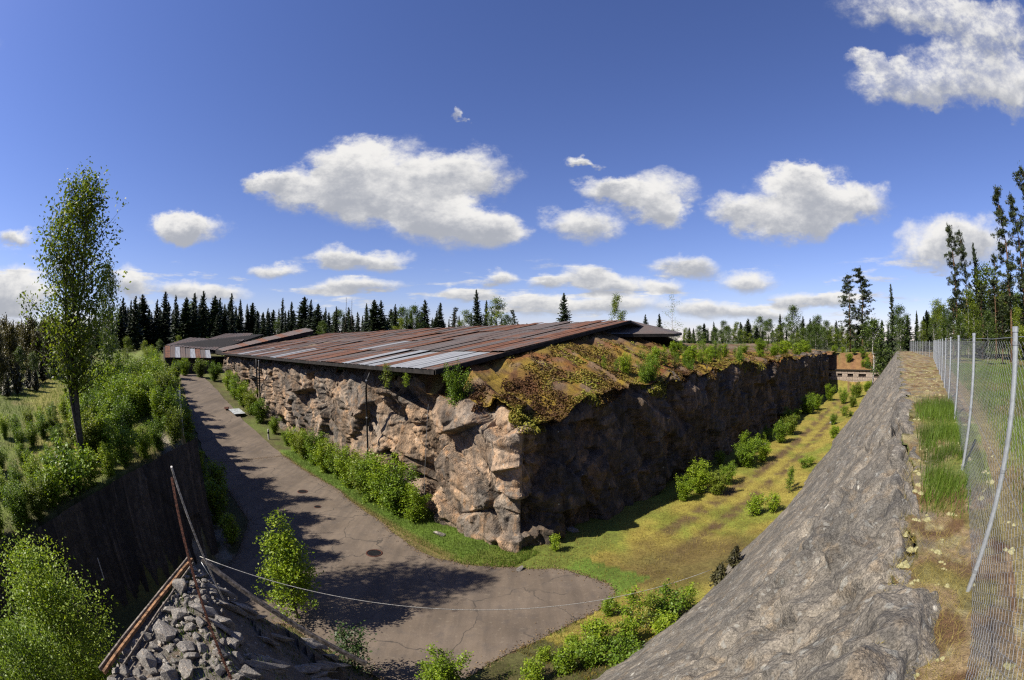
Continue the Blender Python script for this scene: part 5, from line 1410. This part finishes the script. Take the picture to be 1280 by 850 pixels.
def fence(name, pts, top_z_, h, label, bay, post, wire_h, tilt=0):
    root = tag(link(name, None, None, None, (pts[0][0], pts[0][1], top_z_[0] - h)), label, 'fence')
    ox, oy, oz = root.location
    for i, p in enumerate(pts):
        po = link('fence_post', post, None, root, (p[0] - ox, p[1] - oy, top_z_[i] - h - oz)); link('post_cap', CAP, None, po, (0, 0, h))
        if i < 9:
            for q in (.1, .5, .95): link('clamp', CLAMP, None, po, (0, 0, h * q))
    g = Geo()
    for i in range(len(pts) - 1):
        p, q = pts[i], pts[i + 1]; a = math.atan2(q[1] - p[1], q[0] - p[0]); L = math.hypot(q[0] - p[0], q[1] - p[1])
        nrm_ = (math.sin(a) * .034, -math.cos(a) * .034)
        b = link('wire_mesh', bay, None, root, (p[0] - ox + nrm_[0], p[1] - oy + nrm_[1], top_z_[i] - h - oz + .02), a, (L / 3.0, 1, 1))
        zt = (top_z_[i] - oz - .05, top_z_[i + 1] - oz - .05)
        for dz in (0, -h * .5):
            mid = ((p[0] + q[0]) / 2 - ox + nrm_[0], (p[1] + q[1]) / 2 - oy + nrm_[1], (zt[0] + zt[1]) / 2 + dz - .012)
            w = link('tension_wire', None, None, None) if False else None
            g.tube([(p[0] - ox + nrm_[0], p[1] - oy + nrm_[1], zt[0] + dz), mid, (q[0] - ox + nrm_[0], q[1] - oy + nrm_[1], zt[1] + dz)], .0025, 4)
    link('tension_wire', g.mesh('tension_wire'), M['wire'], root)
    return root


def build_fences():
    bay = bay_mesh(3.0, 1.72); post = post_mesh(1.8)
    d = np.array((math.sin(R(54)), math.cos(R(54)))); p0 = np.array((3.12, 1.32))
    pts = [p0 + d * 3 * i for i in range(-2, 13)]
    e = np.array((math.sin(R(47)), math.cos(R(47)))); 
    for i in range(9): pts.append(pts[-1] + e * 3)
    top = [9.07 - .012 * max(0, i - 4) for i in range(len(pts))]
    fence('ridge_fence', [tuple(p) for p in pts], top, 1.8, 'long galvanised chain link fence along the ridge path on the right', bay, post, 1.7)
    pts = [tuple(SN(s, 1.75)) for s in (21.5, 24.5, 27.5, 30.5, 33.5, 36.5)]
    fence('bank_fence', pts, [6.75, 6.75, 6.8, 6.8, 6.85, 6.9], 1.8, 'grey wire fence on the rock edge above the left bank', bay, post, 1.7)


build_fences()


# ------------------------------------------------------------------ rubble, posts, rope and small things
def hull(seed, n=16):
    import bmesh
    rr = np.random.default_rng(seed); bm = bmesh.new()
    for k in range(n):
        v = rr.normal(size=3); v /= np.linalg.norm(v); v *= rr.uniform(.75, 1.0); v *= np.array((1, .8, .65)); bm.verts.new(v)
    r = bmesh.ops.convex_hull(bm, input=bm.verts); bmesh.ops.delete(bm, geom=[v for v in bm.verts if not v.link_faces], context='VERTS')
    bmesh.ops.bevel(bm, geom=list(bm.edges), offset=.02, segments=1, affect='EDGES')
    me = bpy.data.meshes.new('stone'); bm.to_mesh(me); bm.free(); return me


def build_rubble():
    stones = [hull(400 + k, 12 + k) for k in range(7)]
    for m in stones: m.materials.append(M['stone'])
    root = tag(link('rubble_heap', None), 'heap of loose grey stones beside the orange timber, bottom left', 'rubble')
    rr = random.Random(9); placed = []; tries = 0
    while len(placed) < 238 and tries < 9000:
        tries += 1
        m_ = rr.uniform(2.6, 9.0); lb = -(9.05 - m_) * .69; l_ = rr.uniform(lb + .12, .35)
        big = max(.07, min(.40, rr.lognormvariate(-1.8, .55)))
        if len(placed) > 70: big = min(big, .24)
        if any((m_ - a) ** 2 + (l_ - b) ** 2 < ((big + c) * .62) ** 2 for a, b, c in placed): continue
        placed.append((m_, l_, big)); x, y = (-m_ + l_) * .7071, (m_ + l_) * .7071
        o = link('stone', rr.choice(stones), None, root, (x, y, ground_z(x, y) + big * .28), None, (big * rr.uniform(.85, 1.25), big * rr.uniform(.8, 1.15), big * rr.uniform(.8, 1.2)))
        o.rotation_euler = (rr.uniform(-.6, .6), rr.uniform(-.6, .6), rr.uniform(0, 6.28))
    g = Geo(); tv = [[tuple(v.co) for v in st.vertices] for st in stones[:3]]; tf = [[tuple(p.vertices) for p in st.polygons] for st in stones[:3]]
    for k in range(700):
        m_ = rr.uniform(2.6, 9.1); l_ = rr.uniform(-(9.05 - m_) * .69 + .05, .6 + .5 * rr.random()); x, y = (-m_ + l_) * .7071, (m_ + l_) * .7071; z = ground_z(x, y) if k % 7 == 0 else 4.45 + .1 * min(l_, 0) - 1.22 * max(l_, 0)
        r_ = rr.uniform(.025, .085); q = k % 3; a = rr.uniform(0, 6.28); ca, sa = math.cos(a), math.sin(a)
        g.add([(x + r_ * (ca * v[0] - sa * v[1]), y + r_ * (sa * v[0] + ca * v[1]), z + r_ * (v[2] + .3)) for v in tv[q]], tf[q])
    o = link('gravel', g.mesh('gravel'), M['stone'], root); o['kind'] = 'stuff'
    for k in range(60):                       # long slabs lying down the dark flank
        l_ = rr.uniform(.25, 3.2); m_ = rr.uniform(4.2, 8.9) + .12 * l_; x, y = (-m_ + l_) * .7071, (m_ + l_) * .7071; w = rr.uniform(.12, .3)
        o = link('stone', rr.choice(stones), None, root, (x, y, ground_z(x, y) + .10), None, (rr.uniform(.4, .8), w, w * .8)); o.rotation_euler = (rr.uniform(-.5, .5), R(38) + rr.uniform(-.2, .2), R(45 + rr.uniform(10, 34)))
    o = link('loose_stone', stones[2], None, None, (.31, 16.05, .1), 1.0, (.26, .2, .2)); tag(o, 'single grey stone at the road edge below the rock corner', 'stone')
    for i, (x, y, r_, lb_) in enumerate([(-3.3, 19.4, .45, 'boulder lying in the grass at the foot of the lit pillar'), (-5.9, 22.6, .55, 'boulder half hidden behind the nearest roadside shrub'), (2.9, 19.9, .4, 'dark boulder in the shade just right of the rock corner'),
                                          (8.4, 25.0, .5, 'dark boulder in the shade behind the nearest moat clump'), (21.5, 33.4, .45, 'boulder under the black face past the second moat clump'), (34.0, 38.5, .35, 'pale stone on the moat track far back')]):
        o = link('boulder', stones[i % 7], None, None, (x, y, ground_z(x, y) + r_ * .2), i * 1.3, (r_, r_ * .85, r_ * .8)); tag(o, lb_, 'boulder')
    # timber edging
    def beam(name, a, b, w, h, m, label, cat='timber', parent=None):
        a, b = np.array(a, float), np.array(b, float); d = b - a; L = np.linalg.norm(d); d /= L; sd = np.cross(d, (0, 0, 1)); sd /= np.linalg.norm(sd); up = np.cross(sd, d)
        V = []; nseg = 8
        for k in range(nseg + 1):
            c = a + d * L * k / nseg + up * rr.uniform(-.006, .006) + sd * rr.uniform(-.008, .008)
            for s1, s2 in ((-1, -1), (1, -1), (1, 1), (-1, 1)): V.append(c + sd * s1 * w / 2 + up * s2 * h / 2)
        F = [(k * 4 + j, k * 4 + (j + 1) % 4, k * 4 + 4 + (j + 1) % 4, k * 4 + 4 + j) for k in range(nseg) for j in range(4)] + [(3, 2, 1, 0), tuple(nseg * 4 + j for j in range(4))]
        g = Geo(); g.add(V, F); o = link(name, g.mesh(name), M[m], parent)
        if parent is None: tag(o, label, cat)
        return o
    A, B = np.array((-6.40, 6.42, 4.62)), np.array((-5.62, 2.55, 4.42))
    beam('timber_beam', A, B, .05, .06, 'timber', 'orange brown timber beam edging the rubble heap')
    beam('timber_plank', A + (-.08, -.02, .02), B + (-.09, 0, .01), .03, .07, 'timber_grey', 'dark weathered plank along the outside of the orange beam')
    beam('timber_batten', A + (.12, -.1, -.02), B + (.12, .3, -.05), .022, .04, 'timber_grey', 'pale thin batten along the inside of the orange beam')
    beam('edge_log', (-6.3, 6.65, 4.55), (-3.2, 7.55, 1.9), .09, .09, 'timber_grey', 'grey pole lying down the slab edge from the rubble tip')
    # rusty upright with its white brace
    px, py = -3.70, 3.66
    post = tag(link('rusty_post', None, None, None, (px, py, 4.2)), 'tall thin rusty iron post rising from the rubble', 'post')
    g = Geo(); g.box((0, 0, 1.6), (.045, .008, 3.4)); g.box((-.0185, .0225, 1.6), (.008, .037, 3.4)); link('angle_iron', g.mesh('angle_iron'), M['rust'], post)
    g = Geo()
    for k in range(26):
        z = .3 + k * .045; a = k * 1.9; g.tube([(.03 * math.cos(a), .03 * math.sin(a), z), (.045 * math.cos(a + 1.2), .045 * math.sin(a + 1.2), z + .03), (.03 * math.cos(a + 2.4), .03 * math.sin(a + 2.4), z + .01)], .006, 4)
    link('wire_wrap', g.mesh('wire_wrap'), M['rust'], post)
    g = Geo(); g.tube([(px - .01, py + .03, 7.62), (-5.05, 5.62, 4.45)], [.014, .017], 8); o = link('brace_pole', g.mesh('brace_pole'), M['white_paint']); tag(o, 'white painted pole leaning from the rusty post to the rubble', 'pole')

    def rope(name, a, b, sag, r, m, label, n=28):
        a, b = np.array(a, float), np.array(b, float); g = Geo()
        g.tube([a * (1 - t) + b * t - np.array((0, 0, sag * 4 * t * (1 - t))) for t in np.linspace(0, 1, n)], r, 5); o = link(name, g.mesh(name, True), M[m]); tag(o, label, 'rope')
    rope('rope', (-6.32, 6.62, 4.62), (6.5, 12.2, 1.55), .52, .009, 'rope', 'long pale rope strung across the road from rubble to rock slope')
    rope('wire_cable', (-6.3, 6.6, 4.5), (-3.4, 5.9, 1.9), .35, .009, 'wire', 'thin cable hanging down the dark slabs below the rubble')
    rope('wire_cable', (-3.72, 3.7, 4.75), (-2.6, 5.4, 2.75), .18, .006, 'wire', 'short thin wire from the rusty post foot over the slabs')
    # marker stake by the dark wall
    g = Geo(); g.tube([(0, 0, 0), (.03, 0, .75)], [.02, .018], 6); o = link('stake', g.mesh('stake'), M['white_paint'], None, (-12.1, 7.3, 1.9)); tag(o, 'short pale stake in front of the dark drilled wall', 'stake')
    # road fittings
    def cover_(x, y, r, label, name='manhole_cover'):
        root = tag(link(name, None, None, None, (x, y, .024)), label, 'manhole')
        g = Geo(); n = 28
        V = [(0, 0, .004)] + [(r * math.cos(2 * math.pi * k / n), r * math.sin(2 * math.pi * k / n), .004) for k in range(n)]; g.add(V, [(0, 1 + k, 1 + (k + 1) % n) for k in range(n)])
        for q in range(-3, 4):
            w = math.sqrt(max(0, 1 - (q / 4) ** 2)) * r * 1.5; g.box((0, q * r * .24, .010), (w, r * .1, .01))
        link('lid', g.mesh('lid'), M['black_pipe'], root)
        g = Geo(); V = []; 
        for k in range(n):
            a = 2 * math.pi * k / n
            for rr_, z in ((r * 1.02, .006), (r * 1.05, .02), (r * 1.2, .018), (r * 1.24, .0)): V.append((rr_ * math.cos(a), rr_ * math.sin(a), z))
        F = [(k * 4 + j, k * 4 + j + 1, ((k + 1) % n) * 4 + j + 1, ((k + 1) % n) * 4 + j) for k in range(n) for j in range(3)]; g.add(V, F); link('frame', g.mesh('frame'), M['rust'], root)
    cover_(-5.8, 16.88, .30, 'round dark manhole cover in the middle of the road bend')
    cover_(-10.46, 21.51, .17, 'small dark cover in the road, middle one of three')
    cover_(-12.4, 23.6, .27, 'dark manhole cover in the road farther from the bend')
    # downpipes on the sunlit face
    def pipe(name, pts, r, label):
        root = tag(link(name, None), label, 'pipe'); g = Geo(); g.tube(pts, r, 8); link('pipe', g.mesh('pipe', True), M['black_pipe'], root)
        for k in (.25, .6, .9):
            i = int(k * (len(pts) - 1)); p = np.array(pts[i]); g = Geo(); g.tube([p - (0, 0, .04), p + (0, 0, .04)], r * 1.3, 8); link('clamp', g.mesh('clamp'), M['galv'], root)
    def face_pt(s, z, out=.1):
        D = float(face_relief(np.array([[S0 - s]]), np.array([[z]]), np.array([[6.9]]))[0][0, 0]) if False else 0.45
        x, y = SN(s, NF - D - out); return (x, y, z)
    pipe('downpipe', [face_pt(22.6, 7.15, .2), face_pt(22.9, 6.7, .25), face_pt(23.1, 6.2, .2), face_pt(23.2, 4.5, .15), face_pt(23.3, 2.6, .15), face_pt(23.3, .6, .15)], .055, 'black downpipe from the roof corner down the sunlit rock')
    pipe('downpipe', [face_pt(48, 7.1, .2), face_pt(48, 6.0, .2), face_pt(48, 3.0, .2)], .09, 'left of two black downpipes far along the rock face')
    pipe('downpipe', [face_pt(46.9, 6.9, .2), face_pt(46.9, 5.5, .2), face_pt(46.9, 2.4, .2)], .08, 'right of two black downpipes far along the rock face')
    g = Geo(); g.tube([face_pt(17.0, 6.0, .25), face_pt(17.2, 4.0, .3), face_pt(17.4, 2.0, .35), face_pt(17.5, .8, .3)], .009, 4); o = link('hanging_cable', g.mesh('hanging_cable'), M['wire']); tag(o, 'thin grey cable hanging down the broken rock left of the pillar', 'cable')
    # things lying by the road
    x, y = SN(48.5, 10.4); g = Geo(); V = []
    for i in range(9):
        for j in range(2): V.append((i * .18 - .7, j * .9 - .45, .05 + .025 * (i % 2) + .02 * i))
    g.add(V, [(i * 2, i * 2 + 2, i * 2 + 3, i * 2 + 1) for i in range(8)]); o = link('fallen_sheet', g.mesh('fallen_sheet'), M['sheet_pale'], None, (x, y, float(ramp(48.5)) + .06), 2.5, 1.5); tag(o, 'pale corrugated sheet lying at the right road edge far back', 'sheet')
    x, y = SN(50.5, 9.6); o = link('fallen_board', None, None, None, (x, y, float(ramp(50.5)) + .05), 2.2); tag(o, 'rusty bent sheet lying on the road behind the pale one', 'sheet')
    g = Geo(); V = [(i * .2 - .8, j * .5 - .25, .04 + .05 * math.sin(i * 1.3)) for i in range(9) for j in range(2)]; g.add(V, [(i * 2, i * 2 + 2, i * 2 + 3, i * 2 + 1) for i in range(8)]); link('sheet', g.mesh('sheet'), M['rust'], o)
    x, y = SN(39.5, 11.4); root = tag(link('marker_post', None, None, None, (x, y, float(ramp(39.5)) - .02)), 'short white marker post at the right road edge', 'post')
    g = Geo(); g.tube([(0, 0, 0), (0, 0, .95)], [.09, .085], 8); link('shaft', g.mesh('shaft'), M['white_paint'], root)
    g = Geo(); g.tube([(0, 0, .55), (0, 0, .72)], .094, 8); link('band', g.mesh('band'), M['black_pipe'], root)


build_rubble()
